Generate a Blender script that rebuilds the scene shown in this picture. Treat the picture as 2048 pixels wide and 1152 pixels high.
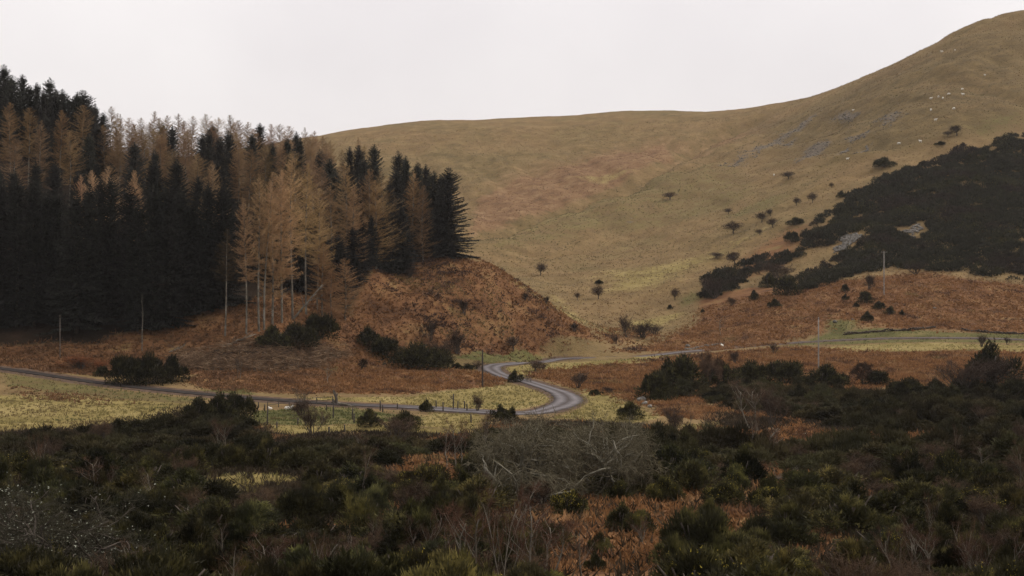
import bpy, math, random
import numpy as np

for o in list(bpy.data.objects):
    bpy.data.objects.remove(o, do_unlink=True)
S = bpy.context.scene
COL = S.collection
R = math.radians
F, CX, RH = 2813.0, 1024.0, 420.0      # focal length in photo pixels, principal column, eye-level row

# ------------------------------------------------------------------ camera
cam_data = bpy.data.cameras.new('camera')
cam = bpy.data.objects.new('camera', cam_data)
COL.objects.link(cam)
cam.location = (0, 0, 0)
cam.rotation_euler = (R(90), 0, 0)
cam_data.sensor_width = 36.0
cam_data.lens = F * 36.0 / 2048.0
cam_data.shift_y = -(576.0 - RH) / 2048.0
cam_data.clip_start = 0.5
cam_data.clip_end = 8000
S.camera = cam

# ------------------------------------------------------------------ sky, sun, exposure
SUN_EL, SUN_AZ = 40.0, 62.0            # azimuth clockwise from straight ahead (+Y)
SUN_POWER = 2.2
OVERCAST = (9.05, 8.72, 8.62)
SKY_STRENGTH = 0.105
w = bpy.data.worlds.new('World'); S.world = w
w.use_nodes = True
nt = w.node_tree; nt.nodes.clear()
def N(t, kind, **kw):
    n = t.nodes.new(kind)
    for k, v in kw.items():
        setattr(n, k, v)
    return n
out = N(nt, 'ShaderNodeOutputWorld'); bg = N(nt, 'ShaderNodeBackground')
sky = N(nt, 'ShaderNodeTexSky', sky_type='NISHITA')
sky.sun_disc = False
sky.sun_elevation = R(SUN_EL); sky.sun_rotation = R(SUN_AZ)
tc = N(nt, 'ShaderNodeTexCoord')
cn = N(nt, 'ShaderNodeTexNoise'); cn.inputs['Scale'].default_value = 3.2
cn.inputs['Detail'].default_value = 4; cn.inputs['Roughness'].default_value = 0.5
nt.links.new(tc.outputs['Generated'], cn.inputs['Vector'])
cr = N(nt, 'ShaderNodeValToRGB')
cr.color_ramp.elements[0].position = 0.3; cr.color_ramp.elements[1].position = 0.72
cr.color_ramp.elements[0].color = (0.85, 0.83, 0.85, 1)
cr.color_ramp.elements[1].color = (1.04, 1.03, 1.03, 1)
nt.links.new(cn.outputs['Fac'], cr.inputs['Fac'])
# an overcast sky is brighter overhead than at the horizon
sp = N(nt, 'ShaderNodeSeparateXYZ'); nt.links.new(tc.outputs['Generated'], sp.inputs[0])
mr = N(nt, 'ShaderNodeMapRange'); nt.links.new(sp.outputs['Z'], mr.inputs['Value'])
mr.inputs['From Min'].default_value = 0.1; mr.inputs['From Max'].default_value = 1.0
mr.inputs['To Min'].default_value = 1.0; mr.inputs['To Max'].default_value = 1.75
vm = N(nt, 'ShaderNodeVectorMath', operation='SCALE'); nt.links.new(cr.outputs['Color'], vm.inputs[0]); nt.links.new(mr.outputs[0], vm.inputs['Scale'])
oc = N(nt, 'ShaderNodeMix', data_type='RGBA', blend_type='MULTIPLY')
oc.inputs[0].default_value = 1.0
oc.inputs[6].default_value = (*OVERCAST, 1)
nt.links.new(vm.outputs[0], oc.inputs[7])
mx = N(nt, 'ShaderNodeMix', data_type='RGBA'); mx.inputs[0].default_value = 0.95
nt.links.new(sky.outputs['Color'], mx.inputs[6]); nt.links.new(oc.outputs[2], mx.inputs[7])
nt.links.new(mx.outputs[2], bg.inputs['Color'])
bg.inputs['Strength'].default_value = SKY_STRENGTH
nt.links.new(bg.outputs['Background'], out.inputs['Surface'])

sl = bpy.data.lights.new('sun', 'SUN')
sl.energy = SUN_POWER; sl.angle = R(18); sl.color = (1.0, 0.93, 0.82)
sun = bpy.data.objects.new('sun', sl); COL.objects.link(sun)
sun.rotation_euler = (R(90 - SUN_EL), 0, R(180 - SUN_AZ))
S.view_settings.view_transform = 'Standard'
S.view_settings.look = 'None'
S.view_settings.exposure = 0.0
S.view_settings.gamma = 1.0
S.cycles.max_bounces = 5
S.cycles.diffuse_bounces = 3
S.cycles.use_denoising = True
S.cycles.denoiser = 'OPENIMAGEDENOISE'
S.cycles.denoising_input_passes = 'RGB_ALBEDO_NORMAL'
S.cycles.denoising_prefilter = 'ACCURATE'

# ------------------------------------------------------------------ helpers
rng = np.random.default_rng(11)
random.seed(4)

def pnoise(x, y, seed=0):
    """gradient noise, about -1..1"""
    x = np.asarray(x, float); y = np.asarray(y, float)
    xi = np.floor(x).astype(np.int64); yi = np.floor(y).astype(np.int64)
    xf = x - xi; yf = y - yi
    def g(ix, iy, dx, dy):
        h = (ix * 374761393 + iy * 668265263 + seed * 974634777) & 0x7fffffff
        h = ((h ^ (h >> 13)) * 1274126177) & 0x7fffffff
        a = ((h ^ (h >> 16)) & 0xffff) * (2 * math.pi / 65536.0)
        return np.cos(a) * dx + np.sin(a) * dy
    u = xf * xf * xf * (xf * (xf * 6 - 15) + 10); v = yf * yf * yf * (yf * (yf * 6 - 15) + 10)
    a = g(xi, yi, xf, yf); b = g(xi + 1, yi, xf - 1, yf)
    c = g(xi, yi + 1, xf, yf - 1); d = g(xi + 1, yi + 1, xf - 1, yf - 1)
    return 1.5 * ((a + (b - a) * u) * (1 - v) + (c + (d - c) * u) * v)

def fbm(x, y, wave, octaves=4, seed=0, gain=0.5):
    s = 0; amp = 1; tot = 0; f = 1.0 / wave
    for k in range(octaves):
        s = s + amp * pnoise(x * f, y * f, seed + k * 17); tot += amp
        amp *= gain; f *= 2.03
    return s / tot

def sstep(a, b, x):
    t = np.clip((x - a) / (b - a), 0, 1)
    return t * t * (3 - 2 * t)

def make_mesh(name, V, FACES, mats=(), mat_idx=None, smooth=False, attrs=None):
    """V (n,3); FACES list of (m,k) int arrays with k=3 or 4"""
    me = bpy.data.meshes.new(name)
    V = np.ascontiguousarray(V, np.float32)
    FACES = [np.asarray(f, np.int32) for f in FACES if len(f)]
    me.vertices.add(len(V)); me.vertices.foreach_set('co', V.ravel())
    nl = sum(f.size for f in FACES); npoly = sum(len(f) for f in FACES)
    me.loops.add(nl); me.polygons.add(npoly)
    me.loops.foreach_set('vertex_index', np.concatenate([f.ravel() for f in FACES]))
    tot = np.concatenate([np.full(len(f), f.shape[1], np.int32) for f in FACES])
    me.polygons.foreach_set('loop_start', np.concatenate([[0], np.cumsum(tot)[:-1]]).astype(np.int32))
    for m in mats:
        me.materials.append(m)
    if mat_idx is not None:
        me.polygons.foreach_set('material_index', np.asarray(mat_idx, np.int32))
    if smooth:
        me.polygons.foreach_set('use_smooth', np.ones(npoly, bool))
    me.update(calc_edges=True)
    for k, (typ, arr) in (attrs or {}).items():
        a = me.attributes.new(k, typ, 'POINT')
        a.data.foreach_set('color' if typ == 'FLOAT_COLOR' else 'value', np.ascontiguousarray(arr, np.float32).ravel())
    return me

def add(name, me, parent=None, loc=(0, 0, 0), rz=0.0, sc=(1, 1, 1)):
    o = bpy.data.objects.new(name, me); COL.objects.link(o)
    o.location = loc; o.rotation_euler = (0, 0, rz); o.scale = sc
    if parent is not None:
        o.parent = parent
    return o

def tag(o, label=None, cat=None, group=None, kind=None):
    if label: o['label'] = label
    if cat: o['category'] = cat
    if group: o['group'] = group
    if kind: o['kind'] = kind
    return o

class G:
    """collects triangles and quads for ONE mesh"""
    def __init__(s):
        s.V = []; s.T = []; s.Q = []; s.n = 0
    def tris(s, A, B, C):
        m = len(A)
        if not m: return
        s.V.append(np.stack([A, B, C], 1).reshape(-1, 3))
        s.T.append(s.n + np.arange(3 * m).reshape(m, 3)); s.n += 3 * m
    def raw(s, V, T=None, Q=None):
        if T is not None and len(T): s.T.append(np.asarray(T) + s.n)
        if Q is not None and len(Q): s.Q.append(np.asarray(Q) + s.n)
        s.V.append(np.asarray(V, float)); s.n += len(V)
    def blades(s, P, D, W):
        """thin triangles from base P along D, W wide at the base, random roll"""
        P = np.asarray(P, float); D = np.asarray(D, float)
        r = rng.normal(size=P.shape)
        side = np.cross(D, r)
        side /= np.linalg.norm(side, axis=1, keepdims=True) + 1e-9
        side *= np.asarray(W, float).reshape(-1, 1) * 0.5
        s.tris(P - side, P + side, P + D)
    def tube(s, pts, rad, sides=5):
        pts = np.asarray(pts, float); rad = np.asarray(rad, float); n = len(pts)
        tn = np.gradient(pts, axis=0); tn /= np.linalg.norm(tn, axis=1, keepdims=True) + 1e-9
        ref = np.array([0.31, 0.95, 0.05]) if abs(tn[0][2]) > 0.8 else np.array([0.02, 0.05, 1.0])
        a = np.cross(tn, ref); a /= np.linalg.norm(a, axis=1, keepdims=True) + 1e-9
        b = np.cross(tn, a)
        th = np.arange(sides) * 2 * math.pi / sides
        V = pts[:, None, :] + rad[:, None, None] * (np.cos(th)[None, :, None] * a[:, None, :] + np.sin(th)[None, :, None] * b[:, None, :])
        i = np.arange(n - 1)[:, None] * sides; j = np.arange(sides)[None, :]; k = (j + 1) % sides
        Q = np.stack([i + j, i + k, i + sides + k, i + sides + j], -1).reshape(-1, 4)
        top = (n - 1) * sides
        T = np.array([[top, top + m, top + m + 1] for m in range(1, sides - 1)])
        s.raw(V.reshape(-1, 3), T, Q)
    def box(s, c, size, rot=0.0):
        hx, hy, hz = [v * 0.5 for v in size]
        V = np.array([(x, y, z) for x in (-hx, hx) for y in (-hy, hy) for z in (-hz, hz)], float)
        cr, sr = math.cos(rot), math.sin(rot)
        V = np.stack([V[:, 0] * cr - V[:, 1] * sr, V[:, 0] * sr + V[:, 1] * cr, V[:, 2]], 1) + np.asarray(c, float)
        s.raw(V, None, [(0, 1, 3, 2), (4, 6, 7, 5), (0, 4, 5, 1), (2, 3, 7, 6), (0, 2, 6, 4), (1, 5, 7, 3)])
    def mesh(s, name, mat, smooth=False, attrs=None):
        fs = []
        if s.T: fs.append(np.concatenate(s.T))
        if s.Q: fs.append(np.concatenate(s.Q))
        return make_mesh(name, np.concatenate(s.V), fs, [mat] if mat else [], smooth=smooth, attrs=attrs)

def unit(v):
    v = np.asarray(v, float)
    return v / (np.linalg.norm(v, axis=-1, keepdims=True) + 1e-9)

# ------------------------------------------------------------------ materials
def new_mat(name):
    m = bpy.data.materials.new(name); m.use_nodes = True
    t = m.node_tree; b = t.nodes['Principled BSDF']
    b.inputs['Roughness'].default_value = 0.85
    b.inputs['Specular IOR Level'].default_value = 0.15
    return m, t, b

def ramp(t, fac, stops):
    r = N(t, 'ShaderNodeValToRGB'); e = r.color_ramp.elements
    while len(e) < len(stops): e.new(0.5)
    for k, (p, c) in enumerate(stops):
        e[k].position = p; e[k].color = (*c, 1)
    if fac is not None: t.links.new(fac, r.inputs['Fac'])
    return r.outputs['Color']

def noise(t, scale, detail=3, rough=0.55, vec=None, dist=0.0):
    n = N(t, 'ShaderNodeTexNoise'); n.inputs['Scale'].default_value = scale
    n.inputs['Detail'].default_value = detail; n.inputs['Roughness'].default_value = rough
    n.inputs['Distortion'].default_value = dist
    if vec is None:
        g = N(t, 'ShaderNodeNewGeometry'); vec = g.outputs['Position']
    t.links.new(vec, n.inputs['Vector'])
    return n.outputs['Fac']

def mth(t, op, a, b=None, clamp=False):
    n = N(t, 'ShaderNodeMath', operation=op); n.use_clamp = clamp
    for k, v in enumerate((a, b)):
        if v is None: continue
        if isinstance(v, (int, float)): n.inputs[k].default_value = v
        else: t.links.new(v, n.inputs[k])
    return n.outputs[0]

def mixc(t, fac, a, b, blend='MIX'):
    n = N(t, 'ShaderNodeMix', data_type='RGBA', blend_type=blend)
    for sock, v in ((n.inputs[0], fac), (n.inputs[6], a), (n.inputs[7], b)):
        if isinstance(v, (int, float)): sock.default_value = v
        elif isinstance(v, tuple): sock.default_value = (*v, 1)
        else: t.links.new(v, sock)
    return n.outputs[2]

def bump(t, b, h, dist, strength=1.0):
    n = N(t, 'ShaderNodeBump'); n.inputs['Distance'].default_value = dist
    n.inputs['Strength'].default_value = strength
    t.links.new(h, n.inputs['Height']); t.links.new(n.outputs['Normal'], b.inputs['Normal'])

def leaf_mat(name, dark, mid, light, scale=0.9, transl=0.25, by_object=True):
    """leaves, needles, twigs: world-space mottling times the plant's own object colour"""
    m, t, b = new_mat(name)
    c = ramp(t, noise(t, scale, 3, 0.7), [(0.30, dark), (0.5, mid), (0.72, light)])
    if by_object:
        oi = N(t, 'ShaderNodeObjectInfo')
        c = mixc(t, 1.0, c, oi.outputs['Color'], 'MULTIPLY')
    t.links.new(c, b.inputs['Base Color'])
    b.inputs['Roughness'].default_value = 0.8
    b.inputs['Specular IOR Level'].default_value = 0.1
    if transl:
        tr = N(t, 'ShaderNodeBsdfTranslucent'); t.links.new(c, tr.inputs['Color'])
        ms = N(t, 'ShaderNodeMixShader'); ms.inputs[0].default_value = transl
        t.links.new(b.outputs[0], ms.inputs[1]); t.links.new(tr.outputs[0], ms.inputs[2])
        t.links.new(ms.outputs[0], t.nodes['Material Output'].inputs['Surface'])
    return m

def soup_mat(name, scale=0.8, transl=0.25, lo=0.55, hi=1.45):
    """ground cover: each tuft's own colour with fine mottling"""
    m, t, b = new_mat(name)
    a = N(t, 'ShaderNodeAttribute'); a.attribute_name = 'tuft'
    c = mixc(t, 1.0, a.outputs['Color'], ramp(t, noise(t, scale, 3, 0.7), [(0.3, (lo, lo, lo)), (0.7, (hi, hi, hi))]), 'MULTIPLY')
    t.links.new(c, b.inputs['Base Color']); b.inputs['Specular IOR Level'].default_value = 0.1
    tr = N(t, 'ShaderNodeBsdfTranslucent'); t.links.new(c, tr.inputs['Color'])
    ms = N(t, 'ShaderNodeMixShader'); ms.inputs[0].default_value = transl
    t.links.new(b.outputs[0], ms.inputs[1]); t.links.new(tr.outputs[0], ms.inputs[2]); t.links.new(ms.outputs[0], t.nodes['Material Output'].inputs['Surface'])
    return m

M = {}
M['spruce'] = leaf_mat('spruce_needles', (0.027, 0.027, 0.023), (0.040, 0.040, 0.033), (0.066, 0.065, 0.047))
M['larch'] = leaf_mat('larch_twigs', (0.14, 0.087, 0.044), (0.285, 0.186, 0.096), (0.42, 0.295, 0.16), 0.4, 0.35)
M['gorse'] = leaf_mat('gorse_spines', (0.018, 0.017, 0.010), (0.036, 0.034, 0.015), (0.165, 0.145, 0.048), 0.9)
M['flower'] = leaf_mat('gorse_flowers', (0.20, 0.16, 0.025), (0.30, 0.24, 0.035), (0.38, 0.31, 0.05), 3.0, 0.2, False)
M['twig'] = leaf_mat('bare_twigs', (0.034, 0.021, 0.013), (0.062, 0.039, 0.025), (0.12, 0.08, 0.05), 1.0, 0.0)
M['bark_pale'] = leaf_mat('pale_bark', (0.060, 0.052, 0.040), (0.125, 0.110, 0.086), (0.23, 0.21, 0.17), 0.8, 0.0)
M['bark_dark'] = leaf_mat('dark_bark', (0.035, 0.028, 0.022), (0.065, 0.052, 0.042), (0.10, 0.085, 0.07), 1.6, 0.0)
M['lichen'] = leaf_mat('lichen_twigs', (0.10, 0.092, 0.064), (0.17, 0.158, 0.115), (0.29, 0.275, 0.21), 1.2, 0.0)
M['bracken'] = leaf_mat('dead_bracken', (0.12, 0.048, 0.020), (0.235, 0.098, 0.040), (0.36, 0.185, 0.080), 0.35, 0.25, False)
M['wood'] = leaf_mat('weathered_wood', (0.05, 0.04, 0.032), (0.085, 0.07, 0.058), (0.16, 0.14, 0.12), 2.5, 0.0)
M['stone'] = leaf_mat('grey_stone', (0.06, 0.055, 0.047), (0.12, 0.11, 0.095), (0.24, 0.225, 0.20), 1.0, 0.0)
M['wool'] = leaf_mat('sheep_wool', (0.55, 0.52, 0.45), (0.66, 0.63, 0.55), (0.75, 0.72, 0.64), 3.0, 0.0)
# ------------------------------------------------------------------ terrain heights
def px3(px, py, D):
    return ((px - CX) / F * D, D, (RH - py) / F * D)

CP = []
for x, y, z in [(0, 0, -1.8), (-40, 0, -2.5), (40, 0, -2.2), (0, -60, 4), (-60, -60, 4), (60, -60, 4), (0, 30, -9.2), (-30, 30, -9.6),
                (30, 30, -9.3), (-60, 60, -16.5), (60, 60, -16), (-110, 110, -23), (120, 110, -21.5), (-160, 180, -28), (170, 190, -28)]:
    CP.append((x, y, z))
for px in (0, 500, 1024, 1500, 2048):
    for py, D in ((1152, 60), (1050, 82), (970, 106), (900, 145)):
        CP.append(px3(px, py, D))
PXCP = [
 # valley floor, centre
 (1024, 850, 190), (1024, 822, 220), (1024, 800, 245), (1024, 770, 278), (900, 745, 294), (1024, 738, 314), (1060, 722, 334), (1060, 702, 360),
 (1200, 820, 218), (1200, 780, 262), (1240, 740, 310), (1200, 717, 342), (1250, 690, 380), (1250, 660, 430), (1200, 642, 470),
 (1350, 830, 205), (1350, 760, 285), (1400, 703, 368), (1400, 650, 432),
 # left field, track, forest edge
 (0, 850, 186), (0, 800, 224), (0, 735, 265), (0, 712, 278), (-300, 860, 180), (-300, 740, 258),
 (300, 835, 196), (300, 770, 254), (300, 715, 281), (500, 845, 193), (540, 798, 238), (500, 755, 264), (500, 680, 287),
 (650, 820, 220), (650, 780, 252), (650, 735, 282), (650, 690, 302), (690, 645, 316), (600, 655, 299), (820, 740, 300), (820, 705, 326),
 # knoll
 (870, 512, 376), (780, 532, 366), (950, 520, 378), (1000, 541, 382), (1060, 580, 384), (1120, 622, 386), (1185, 658, 388),
 (900, 600, 354), (900, 690, 333), (1000, 625, 358), (1000, 690, 350), (760, 605, 340), (740, 680, 326), (1100, 682, 364), (830, 560, 362),
 # right: verge, bracken bank, gorse hill
 (1570, 687, 382), (1700, 678, 376), (1850, 676, 370), (2048, 681, 362), (1700, 730, 312), (2000, 730, 302), (2000, 790, 248), (1700, 800, 240), (1700, 850, 185),
 (1540, 830, 205), (2048, 850, 178), (2400, 850, 178), (2400, 700, 330),
 (1500, 650, 414), (1800, 640, 400), (1650, 640, 404), (2000, 640, 396), (1800, 585, 436), (1600, 580, 458), (1900, 568, 448), (2048, 566, 446),
 (1900, 450, 522), (1900, 350, 592), (1900, 270, 646), (1900, 200, 700), (1900, 120, 775), (2048, 450, 516), (2048, 300, 620), (2048, 150, 742),
 (1700, 470, 530), (1700, 390, 592), (1700, 310, 672), (1700, 230, 780), (1500, 560, 505), (1500, 480, 570), (1500, 400, 665), (1500, 310, 800),
 (2450, 560, 430), (2450, 350, 580), (2450, 100, 760), (2450, -60, 900),
 # far valley side
 (1200, 600, 505), (1100, 560, 550), (1300, 600, 498), (1400, 560, 508), (1100, 480, 660), (1300, 480, 625), (1100, 400, 780), (1300, 400, 735), (1100, 320, 900), (1300, 320, 870),
 (1100, 270, 985), (960, 500, 625), (960, 420, 748), (960, 320, 900), (750, 420, 760), (750, 320, 920), (500, 420, 740), (500, 350, 880), (1500, 255, 940), (1350, 255, 985),
]
for p in PXCP: CP.append(px3(*p))
SKYLINE = [(2300, -80, 860), (2048, 20, 880), (1950, 45, 880), (1850, 90, 900), (1750, 140, 930), (1680, 170, 960), (1600, 200, 1000), (1540, 210, 1020),
           (1440, 222, 1040), (1340, 224, 1050), (1240, 224, 1060), (1140, 234, 1060), (1040, 236, 1060), (960, 242, 1060), (880, 241, 1060),
           (780, 250, 1050), (700, 262, 1040), (640, 272, 1030), (400, 310, 1000), (0, 340, 950), (-300, 350, 900)]
for p in SKYLINE:
    x, y, z = px3(*p)
    CP.append((x, y, z))
    CP.append((x * 1.1, y * 1.1, z + 1.0)); CP.append((x * 1.5, y * 1.5, z - 18))
# behind the knoll, and the forested hill (ground hidden under trees)
CP += [px3(1000, 600, 440), px3(900, 590, 450), px3(1100, 640, 440), px3(820, 560, 450)]
def hid(px, z, D): CP.append(((px - CX) / F * D, D, z))
for px, row in ((0, ((340, -7), (410, 20), (480, 34), (580, 38))), (200, ((340, -9), (410, 11), (500, 20))), (400, ((340, -11), (410, 7.5), (500, 11))),
                (600, ((335, -14), (410, 2), (500, 2))), (700, ((345, -13), (400, -3.5), (500, -6))), (800, ((390, -8), (460, -12))), (-350, ((230, -29), (300, -16), (410, 26), (520, 40)))):
    for D, z in row: hid(px, z, D)
CP = np.array(CP)

class TPS:
    def __init__(s, P, lam=0.15):
        s.c = P[:, :2] / 400.0
        n = len(P)
        d = np.linalg.norm(s.c[:, None] - s.c[None], axis=2)
        K = s.k(d) + lam * 1e-4 * np.eye(n)
        Pm = np.hstack([np.ones((n, 1)), s.c])
        A = np.zeros((n + 3, n + 3)); A[:n, :n] = K; A[:n, n:] = Pm; A[n:, :n] = Pm.T
        s.w = np.linalg.solve(A, np.concatenate([P[:, 2], np.zeros(3)]))
    @staticmethod
    def k(d):
        return np.where(d > 1e-9, d * d * np.log(np.maximum(d, 1e-9)), 0)
    def __call__(s, x, y):
        x = np.asarray(x, float).ravel() / 400.0; y = np.asarray(y, float).ravel() / 400.0
        r = np.empty(len(x)); n = len(s.c)
        for a in range(0, len(x), 20000):
            q = np.stack([x[a:a + 20000], y[a:a + 20000]], 1)
            d = np.sqrt(((q[:, None] - s.c[None]) ** 2).sum(2))
            r[a:a + 20000] = s.k(d) @ s.w[:n] + s.w[n] + q @ s.w[n + 1:]
        return r
tps = TPS(CP)

# fan grid: finer near the camera, wide enough for the hills
FC, S0, S1, NS = 120.0, -0.52, 0.56, 620
ys = [-60.0]
while ys[-1] < 1650: ys.append(ys[-1] + max(0.55, 0.0042 * (ys[-1] + 40)))
YS = np.array(ys); NY = len(YS)
SS = np.linspace(S0, S1, NS)
# the spline is smooth: evaluate it on a thinned grid and interpolate
iy = np.unique(np.concatenate([np.arange(0, NY, 3), [NY - 1]])); ix = np.unique(np.concatenate([np.arange(0, NS, 4), [NS - 1]]))
gx = SS[ix][None, :] * (YS[iy][:, None] + FC); gy = np.repeat(YS[iy][:, None], len(ix), 1)
Hc = tps(gx, gy).reshape(gx.shape)
Hy = np.stack([np.interp(YS, YS[iy], Hc[:, j]) for j in range(len(ix))], 1)
HB = np.stack([np.interp(SS, SS[ix], Hy[i]) for i in range(NY)], 0)
XG = SS[None, :] * (YS[:, None] + FC); YG = np.repeat(YS[:, None], NS, 1)

class Field:
    def __init__(s, H): s.H = H
    def __call__(s, x, y):
        x = np.asarray(x, float); y = np.asarray(y, float)
        fs = np.clip((x / (y + FC) - S0) / (S1 - S0) * (NS - 1), 0, NS - 1.001)
        fy = np.clip(np.interp(y, YS, np.arange(NY)), 0, NY - 1.001)
        a = fs.astype(int); b = fy.astype(int); u = fs - a; v = fy - b
        H = s.H
        return (H[b, a] * (1 - u) + H[b, a + 1] * u) * (1 - v) + (H[b + 1, a] * (1 - u) + H[b + 1, a + 1] * u) * v
DRAY = np.concatenate([np.arange(20, 420, 0.5), np.arange(420, 1600, 1.5)])
def at(px, py, field=None, dmin=20.0):
    """first ground point seen through a photo pixel: (x, y, z)"""
    f = field or hgt
    D = DRAY[DRAY >= dmin]
    x = (px - CX) / F * D; z = (RH - py) / F * D
    g = f(x, D) - z
    k = np.argmax(g > 0)
    if g[k] <= 0:
        k = len(D) - 1; return (x[k], D[k], float(f(x[k], D[k])))
    if k == 0: d = D[0]
    else:
        a, b = g[k - 1], g[k]; d = D[k - 1] + (D[k] - D[k - 1]) * (-a / (b - a + 1e-9))
    return ((px - CX) / F * d, d, float(f((px - CX) / F * d, d)))

# ------------------------------------------------------------------ the road's line over the smooth ground
base = Field(HB)
ROAD_PX = [(-150, 722, 0), (0, 736, 0), (130, 757, 0), (270, 775, 0), (400, 788, 0), (540, 800, 0), (680, 809, 0), (820, 816, 0), (950, 823, 0), (1050, 824, 0), (1105, 817, 0), (1136, 804, 0),
           (1128, 790, 0), (1095, 777, 0), (1052, 764, 0), (1010, 752, 0), (984, 741, 0), (990, 731, 0), (1040, 724, 0), (1110, 720, 0), (1200, 717, 0), (1300, 711, 0), (1380, 703, 0), (1480, 694, 0), (1580, 687, 0),
           (1700, 679, 0), (1850, 676, 0), (2000, 678, 0), (2250, 686, 0)]
RC = np.array([at(a, b, base)[:2] for a, b, _ in ROAD_PX])
def catmull(P, step=1.0):
    P = np.vstack([2 * P[0] - P[1], P, 2 * P[-1] - P[-2]]); o = []
    for k in range(1, len(P) - 2):
        n = max(2, int(np.linalg.norm(P[k + 1] - P[k]) / step))
        t = np.linspace(0, 1, n, endpoint=False)[:, None]
        o.append(0.5 * (2 * P[k] + (P[k + 1] - P[k - 1]) * t + (2 * P[k - 1] - 5 * P[k] + 4 * P[k + 1] - P[k + 2]) * t ** 2
                        + (3 * P[k] - P[k - 1] - 3 * P[k + 1] + P[k + 2]) * t ** 3))
    return np.vstack(o + [P[-2:-1]])
RL = catmull(RC, 1.0)
RZ = base(RL[:, 0], RL[:, 1])
kern = np.ones(25) / 25
RZ = np.convolve(np.pad(RZ, 12, mode='edge'), kern, 'valid')

def line_dist(x, y, L, LZ=None):
    """distance to a polyline's samples, and the value of the nearest sample"""
    x = np.ravel(x); y = np.ravel(y)
    d = np.empty(len(x)); v = np.empty(len(x))
    for a in range(0, len(x), 40000):
        q = (x[a:a + 40000, None] - L[None, :, 0]) ** 2 + (y[a:a + 40000, None] - L[None, :, 1]) ** 2
        k = q.argmin(1); d[a:a + 40000] = np.sqrt(q[np.arange(len(k)), k])
        if LZ is not None: v[a:a + 40000] = LZ[k]
    return d, v
RD = np.full(XG.shape, 99.0); RV = np.zeros(XG.shape)
near = (YG > 200) & (YG < 420) & (np.abs(XG) < 260)
RD[near], RV[near] = line_dist(XG[near], YG[near], RL[::2], RZ[::2])

# ------------------------------------------------------------------ relief
amp_far = sstep(420, 800, YG)
keep = sstep(3.0, 14.0, RD)
flatv = np.exp(-((YG - 250) / 70.0) ** 2)
Hn = HB + keep * (fbm(XG, YG, 34, 4, 3) * (0.9 - 0.5 * flatv) + fbm(XG, YG, 7, 3, 9) * 0.28
                  + amp_far * (fbm(XG, YG, 150, 4, 21) * 4.5 * sstep(1010, 850, YG) + fbm(XG, YG, 45, 4, 27) * 1.1))
# flutes running down the right flank and the knoll's slumped bracken terraces
Hn += keep * sstep(205, 170, YG) * sstep(66, 100, YG) * (fbm(XG * 0.8, YG * 1.5, 26, 3, 51) * 1.6)
TRACKS = [([(930, 478), (1010, 455), (1060, 435), (1150, 405), (1250, 370), (1330, 330), (1420, 275), (1500, 240)], 7.5, 10.0), ([(1000, 500), (1100, 464), (1200, 428), (1300, 388), (1400, 338), (1480, 290)], -5.0, 24.0), ([(1150, 425), (1240, 404), (1330, 397), (1400, 388)], 1.6, 3.5), ([(1450, 458), (1530, 432), (1620, 385), (1700, 355), (1760, 335)], -1.6, 3.0),
          ([(1330, 575), (1400, 530), (1480, 495), (1560, 450)], -1.3, 3.5), ([(1560, 330), (1680, 320), (1780, 300), (1880, 270)], -1.5, 3.0), ([(1000, 505), (1090, 512), (1160, 500)], 1.4, 3.0), ([(1620, 215), (1540, 260), (1450, 310), (1380, 350)], 3.0, 8.0), ([(1880, 110), (1780, 190), (1720, 260)], 2.4, 8.0), ([(1990, 120), (1930, 200)], 2.0, 8.0), ([(1090, 285), (1180, 300), (1260, 300)], 1.5, 5.0)]
TRK = np.zeros(XG.shape)
mk = (YG > 420) & (YG < 1060)
for L_, dep, wid in TRACKS:
    ln_ = catmull(np.array([at(a, b, base)[:2] for a, b in L_]), 3.0)
    d_, _ = line_dist(XG[mk], YG[mk], ln_)
    TRK[mk] -= dep * np.exp(-(d_ / wid) ** 2)
Hn += TRK
# shallow gullies running down the big flanks, and sheep terraces across them
flank = amp_far * sstep(1010, 880, YG)
gul = np.abs(pnoise((XG + 0.35 * YG) / 58.0, YG / 420.0, 71)) ; gul2 = np.abs(pnoise((XG + 0.2 * YG) / 23.0, YG / 160.0, 72))
Hn += flank * keep * (-(1 - np.clip(gul * 3, 0, 1)) * 3.6 - (1 - np.clip(gul2 * 3, 0, 1)) * 1.2 + 0.5 * pnoise(XG / 60.0, HB / 2.6, 73))
kn = np.exp(-(((XG + 10) / 45.0) ** 2 + ((YG - 350) / 26.0) ** 2))
Hn += kn * (fbm(XG * 1.0, YG * 1.6, 9, 3, 41) * 1.7)
rb = (1 - sstep(2.6, 6.5, RD))
HG = Hn * (1 - rb) + RV * rb
hgt = Field(HG)

def sky_rows(cols):
    r = []
    for px in cols:
        x = (px - CX) / F * DRAY
        r.append((RH - F * hgt(x, DRAY) / DRAY).min())
    return r
# ------------------------------------------------------------------ what grows where: soft regions on the ground
def to_world(poly):
    return np.array([at(a, b)[:2] for a, b in poly])

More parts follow.
